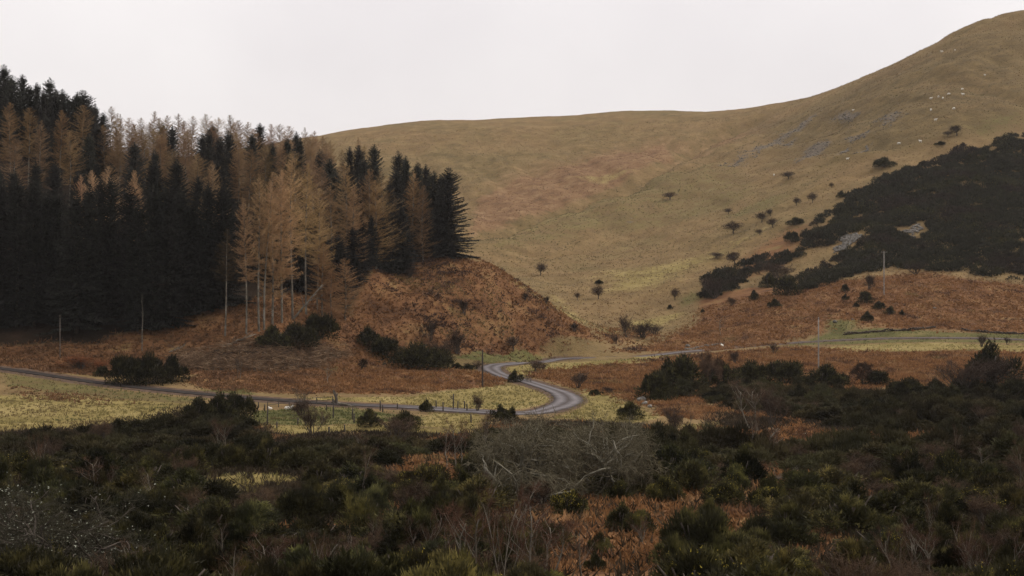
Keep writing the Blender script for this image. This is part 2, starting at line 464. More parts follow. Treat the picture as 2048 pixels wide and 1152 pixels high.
def region(P, X, Y, soft=3.0):
    """0..1 inside a ground polygon with a soft edge"""
    o = np.zeros(X.shape)
    x0, y0 = P.min(0) - soft * 2; x1, y1 = P.max(0) + soft * 2
    m = (X > x0) & (X < x1) & (Y > y0) & (Y < y1)
    if not m.any(): return o
    x = X[m]; y = Y[m]
    ins = np.zeros(len(x), bool); dm = np.full(len(x), 1e9)
    for k in range(len(P)):
        ax, ay = P[k]; bx, by = P[(k + 1) % len(P)]
        c = ((ay > y) != (by > y))
        xi = ax + (y - ay) * (bx - ax) / (by - ay + 1e-12)
        ins ^= c & (x < xi)
        t = np.clip(((x - ax) * (bx - ax) + (y - ay) * (by - ay)) / ((bx - ax) ** 2 + (by - ay) ** 2 + 1e-9), 0, 1)
        dm = np.minimum(dm, np.hypot(x - ax - t * (bx - ax), y - ay - t * (by - ay)))
    sd = np.where(ins, dm, -dm)
    o[m] = sstep(-soft, soft, sd)
    return o

BRACKEN = [  # photo polygon, edge softness in metres, weight
 ([(700, 610), (728, 558), (790, 524), (815, 560), (770, 645), (705, 652)], 2.5, 0.95),
 ([(300, 742), (330, 712), (430, 690), (520, 676), (600, 662), (690, 650), (745, 690), (760, 712), (600, 712), (420, 742)], 2, 0.9),
 ([(722, 575), (780, 527), (870, 513), (960, 524), (1040, 566), (1110, 615), (1180, 659), (1190, 680), (1090, 694), (950, 704), (740, 694)], 4, 0.95),
 ([(375, 764), (420, 725), (600, 690), (760, 700), (800, 722), (900, 738), (985, 748), (1020, 757), (985, 772), (900, 778), (800, 788), (600, 787), (430, 782)], 3, 1.0),
 ([(1060, 752), (1080, 738), (1300, 722), (1420, 708), (1560, 694), (1650, 697), (1800, 705), (2500, 705), (2500, 770), (1750, 775), (1300, 812), (1240, 795), (1160, 775)], 4, 1.0),
 ([(1240, 703), (1330, 680), (1400, 640), (1400, 600), (1500, 575), (1700, 560), (1850, 545), (1950, 560), (2450, 590), (2450, 656), (1900, 660), (1760, 655), (1660, 640), (1650, 665), (1560, 681), (1400, 697)], 6, 1.0),
 ([(960, 712), (1100, 705), (1240, 690), (1330, 672), (1250, 650), (1180, 665), (1100, 696), (960, 704)], 5, 0.55),
 ([(1310, 805), (1440, 812), (1430, 842), (1330, 832)], 2, 1.0), ([(1540, 856), (1600, 838), (1670, 870), (1680, 895), (1540, 895)], 2, 1.0),
 ([(1040, 1040), (1130, 985), (1340, 980), (1520, 980), (1560, 1040), (1480, 1070), (1380, 1110), (1360, 1250), (1060, 1250)], 1.5, 1.0),
 ([(1480, 925), (1560, 930), (1640, 960), (1800, 985), (1900, 1000), (1700, 1005), (1500, 975)], 1.5, 0.9),
 ([(1560, 1090), (1700, 1080), (1760, 1130), (1600, 1150)], 1.0, 0.8), ([(980, 1000), (1060, 1000), (1050, 1060), (960, 1060)], 1.0, 0.7),
 ([(-60, 742), (-60, 690), (120, 684), (300, 690), (330, 720), (225, 752), (60, 742)], 3, 0.95),
 ([(1440, 590), (1470, 520), (1570, 450), (1640, 440), (1600, 520), (1500, 560)], 12, 0.65),
 ([(1650, 520), (1720, 495), (1700, 530)], 4, 0.6),
 ([(40, 775), (180, 790), (240, 810), (60, 800)], 4, 0.45),
 ([(2030, 860), (1880, 800), (1960, 830)], 2, 0.5),
]
REDDISH = [  # the far hill's browner bands
 ([(935, 472), (950, 400), (1050, 350), (1200, 312), (1330, 285), (1350, 325), (1250, 366), (1150, 401), (1060, 431)], 9, 0.85), ([(940, 440), (960, 350), (1200, 285), (1400, 245), (1350, 330), (1150, 400)], 45, 0.5),
 ([(1300, 320), (1420, 260), (1560, 225), (1620, 215), (1500, 280), (1380, 330)], 30, 0.55),
 ([(1600, 330), (1700, 280), (1850, 300), (1800, 350), (1700, 370)], 20, 0.35), ([(1780, 180), (1900, 140), (2060, 130), (2060, 260), (1850, 240)], 25, 0.45),
 ([(1700, 170), (1850, 110), (1950, 70), (1900, 110), (1760, 170)], 15, 0.5), ([(700, 275), (900, 250), (1000, 245), (900, 280), (740, 310)], 25, 0.25),
 ([(1060, 330), (1250, 300), (1500, 240), (1330, 330), (1200, 345)], 30, 0.5),
]
GREEN = [
 ([(500, 822), (680, 815), (800, 830), (880, 838), (700, 848), (505, 850)], 2.5, 1.0), ([(905, 716), (1060, 705), (1150, 712), (1060, 722), (990, 728)], 2, 0.9),
 ([(1560, 692), (1660, 664), (1760, 655), (1900, 664), (2060, 668), (2060, 686), (1700, 690)], 3, 0.75), ([(1650, 640), (1720, 640), (1700, 668), (1650, 668)], 4, 0.8),
 ([(0, 742), (160, 766), (300, 785), (430, 800), (340, 808), (150, 790), (0, 770)], 3, 0.55), ([(1340, 600), (1400, 570), (1420, 590), (1350, 630)], 8, 0.6),
 ([(1400, 440), (1560, 385), (1620, 370), (1560, 410), (1450, 445)], 12, 0.5), ([(1000, 520), (1200, 470), (1400, 430), (1400, 470), (1150, 545)], 25, 0.35), ([(960, 490), (1060, 447), (1200, 398), (1340, 343), (1480, 325), (1540, 380), (1400, 438), (1200, 465), (1020, 505)], 10, 0.42), ([(1000, 265), (1240, 232), (1450, 230), (1300, 260), (1100, 290)], 30, 0.35), ([(720, 300), (960, 262), (1000, 290), (930, 330), (760, 330)], 30, 0.3),
 ([(1100, 425), (1250, 398), (1390, 385), (1390, 400), (1200, 425)], 10, 0.45), ([(1920, 250), (2060, 215), (2060, 262), (1950, 280)], 12, 0.5),
 ([(860, 745), (960, 748), (960, 758), (860, 756)], 2, 0.3), ([(640, 735), (680, 728), (690, 745), (650, 752)], 2, 0.6), ([(390, 780), (500, 778), (520, 790), (400, 788)], 2, 0.7),
]
PALE = [
 ([(790, 800), (900, 782), (1010, 770), (1050, 772), (1098, 790), (1095, 806), (1040, 818), (930, 818), (800, 809)], 2, 1.0), ([(860, 825), (980, 830), (960, 860), (820, 850)], 2, 0.7),
 ([(-60, 790), (150, 790), (400, 808), (330, 840), (100, 862), (-60, 865)], 5, 0.8), ([(1160, 780), (1240, 795), (1320, 835), (1250, 850), (1100, 838), (1165, 815)], 2, 0.9),
 ([(990, 738), (1060, 728), (1250, 718), (1380, 705), (1300, 724), (1080, 740), (1050, 758)], 1.5, 0.85), ([(1640, 694), (1800, 686), (2060, 690), (2060, 704), (1700, 704)], 3, 0.8),
 ([(600, 794), (800, 794), (900, 788), (800, 806), (620, 800)], 2, 0.7), ([(390, 960), (560, 950), (610, 962), (500, 985), (390, 985)], 1.2, 0.9),
 ([(1320, 850), (1440, 846), (1480, 862), (1400, 866)], 2, 0.6), ([(1190, 545), (1420, 500), (1560, 440), (1480, 500), (1330, 570), (1200, 590)], 26, 0.7),
 ([(1180, 655), (1250, 640), (1400, 610), (1330, 650), (1230, 672)], 6, 0.6), ([(960, 472), (1080, 445), (1180, 420), (1100, 460), (960, 500)], 15, 0.4),
 ([(1000, 560), (1100, 580), (1180, 640), (1195, 660), (1140, 640), (1050, 585)], 5, 0.5), ([(1120, 360), (1220, 345), (1300, 340), (1200, 372)], 10, 0.5),
 ([(500, 850), (700, 850), (850, 855), (960, 850), (900, 875), (560, 870)], 2.5, 0.7),
]
SCREE = [
 ([(1500, 300), (1560, 272), (1610, 240), (1640, 222), (1620, 245), (1570, 280), (1520, 305)], 9, 0.9), ([(1660, 240), (1690, 222), (1725, 225), (1700, 245)], 7, 0.9),
 ([(1740, 245), (1790, 222), (1815, 228), (1770, 260)], 7, 0.6), ([(1590, 320), (1620, 290), (1665, 280), (1650, 300), (1600, 325)], 8, 0.9),
 ([(1690, 275), (1740, 260), (1730, 275), (1700, 285)], 7, 0.8), ([(1670, 310), (1700, 290), (1690, 305)], 6, 0.9), ([(1705, 310), (1745, 285), (1735, 303)], 6, 0.85),
 ([(1430, 330), (1480, 300), (1520, 300), (1470, 335)], 9, 0.55), ([(1560, 290), (1590, 275), (1580, 295)], 7, 0.8), ([(1080, 290), (1120, 285), (1110, 296)], 12, 0.5), ([(1240, 445), (1280, 432), (1270, 445)], 6, 0.6),
]
DARKM = [([(1480, 250), (1700, 180), (1900, 80), (2060, 35), (2060, 265), (1900, 285), (1720, 325), (1560, 330)], 40, 0.8), ([(1700, 200), (1800, 150), (2060, 60), (2060, 240), (1800, 300)], 30, 1.0)]  # darker moor grass, with the right side's vignette put into its colour
def soft_sum(L, X, Y):
    o = np.zeros(X.shape)
    for poly, soft, wgt in L:
        o = np.maximum(o, region(to_world(poly), X, Y, soft) * wgt)
    return o
ZB = soft_sum(BRACKEN, XG, YG); ZG = soft_sum(GREEN, XG, YG); ZP = soft_sum(PALE, XG, YG); ZS = soft_sum(SCREE, XG, YG); ZR = soft_sum(REDDISH, XG, YG); ZD = soft_sum(DARKM, XG, YG)
# the shrubby near slope and the plantation's needle litter
NEAR = to_world([(-700, 1152), (-700, 880), (0, 868), (200, 850), (400, 812), (500, 850), (700, 868), (960, 862), (1020, 842), (1280, 850), (1320, 866), (1420, 872), (1440, 800), (1290, 790), (1300, 745), (1380, 728), (1640, 742), (1760, 780), (2060, 770), (2600, 760), (2600, 1152)])
NEAR = np.vstack([NEAR, [(160, -70), (-160, -70)]])
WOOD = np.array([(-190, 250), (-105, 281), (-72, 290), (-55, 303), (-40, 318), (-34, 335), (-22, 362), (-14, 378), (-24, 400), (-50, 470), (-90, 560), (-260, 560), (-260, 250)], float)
ZB = np.maximum(ZB, 0.9 * region(np.array([(-84, 266), (-40, 266), (-24, 285), (-20, 322), (-34, 332), (-50, 320), (-62, 304), (-84, 292)], float), XG, YG, 2.0))
BRASH = to_world([(330, 742), (345, 712), (420, 700), (520, 684), (620, 690), (700, 698), (700, 715), (640, 735), (560, 745), (450, 742)])
zbr = region(BRASH, XG, YG, 1.5)
ZB = ZB * (1 - 0.45 * zbr)
ZL = region(NEAR, XG, YG, 3.0)
def clearing(x, y):
    """openings in the thicket where bracken shows"""
    return fbm(x, y * 0.55, 12, 3, 203) * (x > -0.18 * y - 2)
ZB = np.maximum(ZB, ZL * 0.95 * sstep(0.16, 0.3, clearing(XG, YG)) * (YG < 240))
ZW = np.maximum(region(WOOD, XG, YG, 2.5), 0.85 * zbr)  # ground under the brash coloured dark, standing for shade in its gaps
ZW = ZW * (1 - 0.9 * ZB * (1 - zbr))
ZV = sstep(4.6, 2.2, RD)                               # worn verge beside the tarmac
fB, fP, fG, fL, fW = Field(ZB), Field(ZP), Field(ZG), Field(ZL), Field(ZW)
fR = Field(RD)

gm, t, b = new_mat('hill_ground')
def attr(name):
    a = N(t, 'ShaderNodeAttribute'); a.attribute_name = name; s = N(t, 'ShaderNodeSeparateColor')
    t.links.new(a.outputs['Color'], s.inputs['Color']); return s.outputs['Red'], s.outputs['Green'], s.outputs['Blue']
zb, zg, zp = attr('cover_a'); zs, zr, zl = attr('cover_b'); zw, zv, zd = attr('cover_c')
n_big = noise(t, 0.016, 5, 0.62); n_mid = noise(t, 0.11, 4, 0.65); n_fine = noise(t, 0.75, 4, 0.75); n_tuft = noise(t, 2.3, 2, 0.7)
def mask(z, n, spread=0.7, lo=0.3, hi=0.7):
    nn = mth(t, 'ADD', mth(t, 'MULTIPLY', mth(t, 'SUBTRACT', n, 0.5), spread), mth(t, 'MULTIPLY', mth(t, 'SUBTRACT', n_fine, 0.5), 0.7))
    v = mth(t, 'ADD', z, nn)
    r = N(t, 'ShaderNodeMapRange'); r.interpolation_type = 'SMOOTHSTEP'
    r.inputs['From Min'].default_value = lo; r.inputs['From Max'].default_value = hi
    t.links.new(v, r.inputs['Value']); return r.outputs['Result']
hillc = ramp(t, n_big, [(0.32, (0.170, 0.132, 0.066)), (0.46, (0.250, 0.178, 0.095)), (0.56, (0.275, 0.180, 0.100)), (0.68, (0.210, 0.162, 0.082))])
hillc = mixc(t, 0.55, hillc, ramp(t, n_mid, [(0.34, (0.120, 0.095, 0.046)), (0.5, (0.20, 0.15, 0.072)), (0.66, (0.30, 0.225, 0.115))]))
redc = ramp(t, n_mid, [(0.3, (0.155, 0.098, 0.058)), (0.5, (0.245, 0.150, 0.085)), (0.7, (0.33, 0.23, 0.135))])
brackc = ramp(t, n_mid, [(0.32, (0.09, 0.048, 0.028)), (0.48, (0.19, 0.098, 0.050)), (0.6, (0.25, 0.14, 0.07)), (0.72, (0.25, 0.185, 0.085))])
greenc = ramp(t, n_mid, [(0.32, (0.090, 0.092, 0.036)), (0.5, (0.132, 0.130, 0.052)), (0.7, (0.21, 0.18, 0.08))])
palec = ramp(t, n_mid, [(0.3, (0.19, 0.155, 0.062)), (0.5, (0.29, 0.24, 0.098)), (0.7, (0.37, 0.305, 0.145))])
screec = ramp(t, n_fine, [(0.3, (0.085, 0.072, 0.058)), (0.5, (0.155, 0.134, 0.112)), (0.7, (0.25, 0.222, 0.190))])
littc = ramp(t, n_mid, [(0.3, (0.045, 0.030, 0.018)), (0.5, (0.085, 0.052, 0.028)), (0.72, (0.13, 0.098, 0.045))])
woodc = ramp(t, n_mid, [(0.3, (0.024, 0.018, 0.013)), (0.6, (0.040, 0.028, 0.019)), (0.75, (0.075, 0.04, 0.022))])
vergec = ramp(t, n_fine, [(0.3, (0.085, 0.058, 0.045)), (0.7, (0.17, 0.125, 0.10))])
c = mixc(t, mask(zr, n_mid, 1.0), hillc, redc)
c = mixc(t, mth(t, 'MULTIPLY', mask(zd, n_mid, 0.8), 0.75), c, ramp(t, n_mid, [(0.3, (0.10, 0.078, 0.04)), (0.7, (0.20, 0.15, 0.075))]))
c = mixc(t, mask(zl, n_mid, 0.5), c, littc)
c = mixc(t, mask(zb, n_mid, 0.8), c, brackc)
c = mixc(t, mask(zg, n_mid, 0.8), c, greenc)
c = mixc(t, mask(zp, n_mid, 0.8), c, palec)
c = mixc(t, mask(zs, noise(t, 0.28, 4, 0.7), 1.5, 0.42, 0.6), c, screec)
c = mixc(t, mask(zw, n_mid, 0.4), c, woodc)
c = mixc(t, mask(zv, n_fine, 0.5), c, vergec)
spk = ramp(t, n_fine, [(0.28, (0.45, 0.43, 0.40)), (0.45, (0.95, 0.95, 0.95)), (0.62, (1.08, 1.07, 1.03)), (0.75, (1.4, 1.36, 1.25))])
c = mixc(t, 0.55, c, spk, 'MULTIPLY')
c = mixc(t, 1.0, c, (0.72, 0.68, 0.61), 'MULTIPLY')
t.links.new(c, b.inputs['Base Color'])
b.inputs['Roughness'].default_value = 0.95; b.inputs['Specular IOR Level'].default_value = 0.05
hsum = mth(t, 'ADD', mth(t, 'MULTIPLY', n_fine, 0.7), mth(t, 'MULTIPLY', n_tuft, 0.3))
bump(t, b, hsum, 1.1, 0.8)

V = np.stack([XG, YG, HG], -1).reshape(-1, 3)
i = np.arange(NY - 1)[:, None] * NS; j = np.arange(NS - 1)[None, :]
Q = np.stack([i + j, i + j + 1, i + NS + j + 1, i + NS + j], -1).reshape(-1, 4)
one = np.ones(XG.size)
def pack(a, b_, c_): return np.stack([a.ravel(), b_.ravel(), c_.ravel(), one], 1)
me = make_mesh('terrain', V, [Q], [gm], smooth=True, attrs={'cover_a': ('FLOAT_COLOR', pack(ZB, ZG, ZP)), 'cover_b': ('FLOAT_COLOR', pack(ZS, ZR, ZL)), 'cover_c': ('FLOAT_COLOR', pack(ZW, ZV, ZD))})
ground = add('terrain', me); tag(ground, 'rough grass and bracken hills around the valley floor', 'hills', kind='structure')

# wide apron of moorland so the ground reaches the horizon on every side
g = G()
xs_ = np.linspace(-3000, 3000, 61); yy_ = np.linspace(-1400, 3900, 51)
XX, YY = np.meshgrid(xs_, yy_)
ZZ = -120 + 30 * fbm(XX, YY, 1500, 3, 5)
ii = np.arange(50)[:, None] * 61; jj = np.arange(60)[None, :]
g.raw(np.stack([XX, YY, ZZ], -1).reshape(-1, 3), None, np.stack([ii + jj, ii + jj + 1, ii + 62 + jj, ii + 61 + jj], -1).reshape(-1, 4))
mm, t2, b2 = new_mat('far_moor')
t2.links.new(ramp(t2, noise(t2, 0.01, 4), [(0.3, (0.13, 0.11, 0.05)), (0.7, (0.21, 0.16, 0.08))]), b2.inputs['Base Color'])
far = add('ground', g.mesh('ground', mm, True)); tag(far, 'low moorland stretching away below the hills', 'ground', kind='structure')

# ------------------------------------------------------------------ tarmac
rm, t3, b3 = new_mat('tarmac')
uv = N(t3, 'ShaderNodeAttribute'); uv.attribute_name = 'across'
ac = uv.outputs['Fac']
lane = mth(t3, 'ABSOLUTE', mth(t3, 'SUBTRACT', mth(t3, 'ABSOLUTE', ac), 0.5))     # 0 in the wheel tracks
rc = ramp(t3, mth(t3, 'ADD', lane, mth(t3, 'MULTIPLY', mth(t3, 'SUBTRACT', noise(t3, 0.5, 4, 0.7), 0.5), 0.4)),
          [(0.05, (0.150, 0.137, 0.139)), (0.3, (0.095, 0.085, 0.086)), (0.5, (0.058, 0.047, 0.042))])
rc = mixc(t3, 0.7, rc, ramp(t3, noise(t3, 3.0, 3, 0.7), [(0.3, (0.8, 0.8, 0.8)), (0.7, (1.15, 1.15, 1.15))]), 'MULTIPLY')
old = N(t3, 'ShaderNodeAttribute'); old.attribute_name = 'left_dark'  # left stretch of the road is coloured darker
rc = mixc(t3, mth(t3, 'MULTIPLY', old.outputs['Fac'], 0.9), rc, ramp(t3, noise(t3, 0.8, 4, 0.7), [(0.3, (0.013, 0.010, 0.008)), (0.7, (0.030, 0.024, 0.020))]))
patch = ramp(t3, noise(t3, 0.22, 3, 0.5), [(0.42, (1, 1, 1)), (0.5, (0.78, 0.76, 0.75)), (0.56, (1, 1, 1))])
rc = mixc(t3, 0.8, rc, patch, 'MULTIPLY')
t3.links.new(rc, b3.inputs['Base Color']); b3.inputs['Roughness'].default_value = 0.88; b3.inputs['Specular IOR Level'].default_value = 0.08
tn = np.gradient(RL, axis=0); tn = unit(tn); nr = np.stack([-tn[:, 1], tn[:, 0]], 1)
seg = np.cumsum(np.r_[0, np.linalg.norm(np.diff(RL, axis=0), axis=1)])
bend = np.exp(-((RL[:, 1] - 240) / 22.0) ** 2) * (np.abs(RL[:, 0]) < 14) + 0.8 * np.exp(-((RL[:, 1] - 318) / 14.0) ** 2) * (np.abs(RL[:, 0]) < 12)
hw = 1.5 - 0.55 * sstep(10, 45, RL[:, 0]) * (RL[:, 1] > 300) - 0.35 * sstep(-12, -30, RL[:, 0]) + 0.95 * bend + 0.12 * pnoise(seg * 0.12, seg * 0)
sides = np.array([-1.06, -1, -0.75, -0.5, -0.25, 0, 0.25, 0.5, 0.75, 1, 1.06])
crown = np.array([-0.30, 0.05, 0.075, 0.09, 0.10, 0.105, 0.10, 0.09, 0.075, 0.05, -0.30])
edge = np.ones((len(RL), len(sides)))
edge[:, :2] += (0.16 * pnoise(seg * 0.7, seg * 0 + 5))[:, None]; edge[:, -2:] += (0.16 * pnoise(seg * 0.7, seg * 0 + 9))[:, None]
PX_ = RL[:, None, :] + nr[:, None, :] * (sides[None, :, None] * hw[:, None, None] * edge[:, :, None])
sunk = 0.4 * np.exp(-((RL[:, 0] - 63) / 9.0) ** 2)
PZ_ = RZ[:, None] + crown[None, :] + 0.05 - sunk[:, None]
RVt = np.concatenate([PX_, PZ_[:, :, None]], 2).reshape(-1, 3)
ns_ = len(sides); i = np.arange(len(RL) - 1)[:, None] * ns_; j = np.arange(ns_ - 1)[None, :]
RQ = np.stack([i + j, i + ns_ + j, i + ns_ + j + 1, i + j + 1], -1).reshape(-1, 4)[:, ::-1]
road = add('road', make_mesh('road', RVt, [RQ], [rm], smooth=True, attrs={'across': ('FLOAT', np.tile(sides, len(RL))), 'left_dark': ('FLOAT', np.repeat(sstep(-8, -34, RL[:, 0]) * (RL[:, 1] < 300), len(sides)))}))
tag(road, 'single track tarmac road winding through the bracken', 'road', kind='structure')
def dome(seed, H=4.5, Wd=2.6, n=1500, lean=0.0):
    """small thorn tree: short forked trunk under a rounded, uneven head of fine twigs"""
    global rng
    rng = np.random.default_rng(seed)
    tg = G(); cg = G()
    tg.tube([(0, 0, -0.3), (0.05, 0, H * 0.16), (lean * 0.4, 0.05, H * 0.34)], [0.17, 0.13, 0.10], 6)
    for k in range(9):
        a = k * 0.7 + rng.uniform(-0.3, 0.3); e = Wd * rng.uniform(0.45, 0.85); hh = H * rng.uniform(0.55, 0.9)
        tg.tube([(lean * 0.3, 0, H * rng.uniform(0.18, 0.34)), (e * 0.45 * math.cos(a) + lean * 0.6, e * 0.45 * math.sin(a), H * 0.5), (e * math.cos(a) + lean, e * math.sin(a), hh)], [0.08, 0.055, 0.02], 4)
    for k in range(13):
        a = rng.uniform(0, 6.28); rr = Wd * rng.uniform(0, 0.6); lr = Wd * rng.uniform(0.3, 0.5); lh = H * rng.uniform(0.18, 0.28)
        c = np.array([rr * math.cos(a) + lean, rr * math.sin(a), H * rng.uniform(0.40, 0.78 - 0.25 * (rr / Wd))])
        m = n // 13; v = unit(rng.normal(size=(m, 3))); q = rng.uniform(0.1, 1.0, m)[:, None] ** 0.6
        cg.blades(c + v * [lr, lr, lh] * q, unit(v + rng.normal(0, 0.5, (m, 3)) + [0, 0, 0.25]) * rng.uniform(0.25, 0.7, (m, 1)), np.full(m, 0.07))
    return tg.mesh('trunk', M['bark_dark'], True), cg.mesh('twigs', M['twig']), None

M['pale_lichen'] = leaf_mat('pale_lichen', (0.16, 0.17, 0.12), (0.27, 0.28, 0.22), (0.42, 0.43, 0.36), 2.0, 0.0, False)
# ------------------------------------------------------------------ plant builders (each returns meshes at real size, base at the origin)
def spruce(seed, H=24.0, Rb=3.5, bare_to=0.05, droop=0.35):
    """conical evergreen: whorls of branches carrying flat drooping sprays"""
    global rng
    rng = np.random.default_rng(seed)
    tr = G(); tr.tube([(0, 0, -1.0), (0.03, 0, H * 0.3), (-0.03, 0.04, H * 0.65), (0, 0, H * 0.985)], [0.30, 0.24, 0.14, 0.02], 6)
    g = G(); B = []; Dv = []; W = []
    z = bare_to * H
    lop = rng.uniform(0.7, 1.25, 7)
    while z < H * 0.985:
        t = (z - bare_to * H) / (H * (1 - bare_to))
        nb = int(rng.integers(6, 9)) if t < 0.9 else 4
        a0 = rng.uniform(0, 6.28)
        for k in range(nb):
            az = a0 + k * 6.283 / nb + rng.uniform(-0.35, 0.35)
            L = Rb * 1.12 * (1 - t) ** 0.62 * rng.uniform(0.6, 1.2) * lop[int(az / 0.9) % 7] * min(1, 0.35 + (1 - t) * 7) * (1 + 0.22 * float(pnoise(az * 0.8, z * 0.2, seed))) + 0.1
            rise = -droop * (1 - t) + 0.62 * t + rng.uniform(-0.12, 0.12)
            d = np.array([math.cos(az), math.sin(az), rise])
            n = max(4, int(5 + L * 5.0))
            s = np.linspace(0.12, 1.0, n)
            pos = np.array([0, 0, z]) + d[None] * (s * L)[:, None]
            pos[:, 2] += 0.16 * L * (s ** 2.2) + rng.normal(0, 0.03, n)
            side = np.array([-d[1], d[0], 0]) / math.hypot(d[0], d[1])
            for sg in (-1, 1):
                f = rng.uniform(0.35, 0.8, n)[:, None]
                dd = d[None] * 0.65 + sg * side[None] * f + np.array([0, 0, -0.22]) + rng.normal(0, 0.12, (n, 3))
                ln = (0.13 + 0.20 * min(1, L) + 0.20 * L * (1 - s * 0.8)) * rng.uniform(0.7, 1.25, n)
                B.append(pos); Dv.append(unit(dd) * ln[:, None]); W.append(ln * 0.36)
            hang = rng.random(n) < 0.55
            ln = rng.uniform(0.25, 0.6, n) * min(1, 0.25 + 0.4 * L)
            dd = np.array([0, 0, -1.0]) + rng.normal(0, 0.25, (n, 3))
            B.append(pos[hang]); Dv.append((unit(dd) * ln[:, None])[hang]); W.append((ln * 0.45)[hang])
            B.append(pos[-1:]); Dv.append(unit(d + np.array([0, 0, 0.25]))[None] * (0.18 + 0.22 * min(L, 1.6))); W.append(np.array([0.13]))
        z += rng.uniform(0.42, 0.62) * (1.0 if t < 0.8 else 0.75)
    B.append(np.array([[0, 0, H * 0.965]] * 2)); Dv.append(np.array([[0.02, 0, 1.1], [0, 0.03, 0.95]])); W.append(np.array([0.14, 0.14]))
    m = 500                                                   # inner dead wood closes the view through the middle
    zz = rng.uniform(bare_to, 0.93, m) * H; aa = rng.uniform(0, 6.28, m)
    rr = 0.3 * Rb * (1 - zz / H)
    B.append(np.stack([np.cos(aa) * rr, np.sin(aa) * rr, zz], 1)); Dv.append(unit(rng.normal(size=(m, 3)) * [1, 1, 0.5]) * 0.9); W.append(np.full(m, 0.5))
    g.blades(np.concatenate(B), np.concatenate(Dv), np.concatenate(W))
    return tr.mesh('spruce_trunk', M['bark_dark'], True), g.mesh('spruce_crown', M['spruce'])

def larch(seed, H=28.0, Rb=3.4, bare_to=0.34, lean=0.0, dens=1.0, pw=0.66):
    """leafless larch: pale stem, thin branches, haze of orange twigs"""
    global rng
    rng = np.random.default_rng(seed)
    ph = rng.uniform(0, 6.28); am = rng.uniform(0.1, 0.35)
    ax = lambda z: np.stack([lean * H * np.maximum(z / H, 0) ** 1.6 + am * np.sin(z / H * 5 + ph), am * np.cos(z / H * 4 + ph) * 0.6, z], -1)
    zz = np.array([-1.0, 0, 0.1, 0.25, 0.4, 0.55, 0.7, 0.85, 0.99]) * H; zz[0] = -1.0
    tr = G(); tr.tube(ax(zz), np.array([0.27, 0.23, 0.20, 0.175, 0.15, 0.12, 0.085, 0.045, 0.01]), 7)
    for _ in range(16):                                       # dead snags on the bare stem
        z0 = rng.uniform(0.08, max(0.12, bare_to)) * H; a = rng.uniform(0, 6.28); L = rng.uniform(0.4, 1.5)
        p = ax(np.array([z0]))[0]
        tr.tube([p, p + L * 0.5 * np.array([math.cos(a), math.sin(a), -0.1]), p + L * np.array([math.cos(a), math.sin(a), -0.35])], [0.035, 0.025, 0.008], 3)
    g = G(); B = []; Dv = []; W = []
    z = bare_to * H
    while z < H * 0.99:
        t = (z - bare_to * H) / (H * (1 - bare_to))
        prof = min(1.0, 0.5 + 2.6 * t) * (1 - t) ** pw * min(1, 0.3 + (1 - t) * 6)
        for k in range(int(rng.integers(4, 7))):
            az = rng.uniform(0, 6.28)
            lump = 1 + 0.42 * float(pnoise(az * 0.9 + seed, z * 0.16, seed)) + 0.25 * float(pnoise(az * 1.7, z * 0.45, seed + 2))
            if rng.random() < 0.10: continue
            L = Rb * 1.4 * prof * rng.uniform(0.4, 1.2) * lump + 0.12
            rise = -0.10 * (1 - t) + 0.75 * t + rng.uniform(-0.15, 0.2)
            d = np.array([math.cos(az), math.sin(az), rise])
            p0 = ax(np.array([z]))[0]
            s = np.array([0, 0.4, 0.75, 1.0])
            bp = p0 + d[None] * (s * L)[:, None]; bp[:, 2] += -0.10 * L * np.sin(s * 3.14) + 0.10 * L * s ** 3
            for q in range(3):
                B.append(bp[q:q + 1]); Dv.append((bp[q + 1] - bp[q])[None] * 1.05); W.append(np.array([0.065 - 0.016 * q]))
            n = int((6 + L * 30) * dens)
            u = rng.uniform(0.12, 1.0, n)
            pos = p0 + d[None] * (u * L)[:, None]; pos[:, 2] += -0.10 * L * np.sin(u * 3.14) + 0.10 * L * u ** 3
            dd = d[None] * 0.55 + rng.normal(0, 0.62, (n, 3)) + np.array([0, 0, 0.12 - 0.5 * (1 - t)])
            ln = rng.uniform(0.25, 0.75, n) * (0.45 + 0.55 * min(1, L / 1.6))
            B.append(pos); Dv.append(unit(dd) * ln[:, None]); W.append(rng.uniform(0.02, 0.05, n))
        z += rng.uniform(0.26, 0.42)
    g.blades(np.concatenate(B), np.concatenate(Dv), np.concatenate(W))
    return tr.mesh('larch_trunk', M['bark_pale'], True), g.mesh('larch_crown', M['larch'])

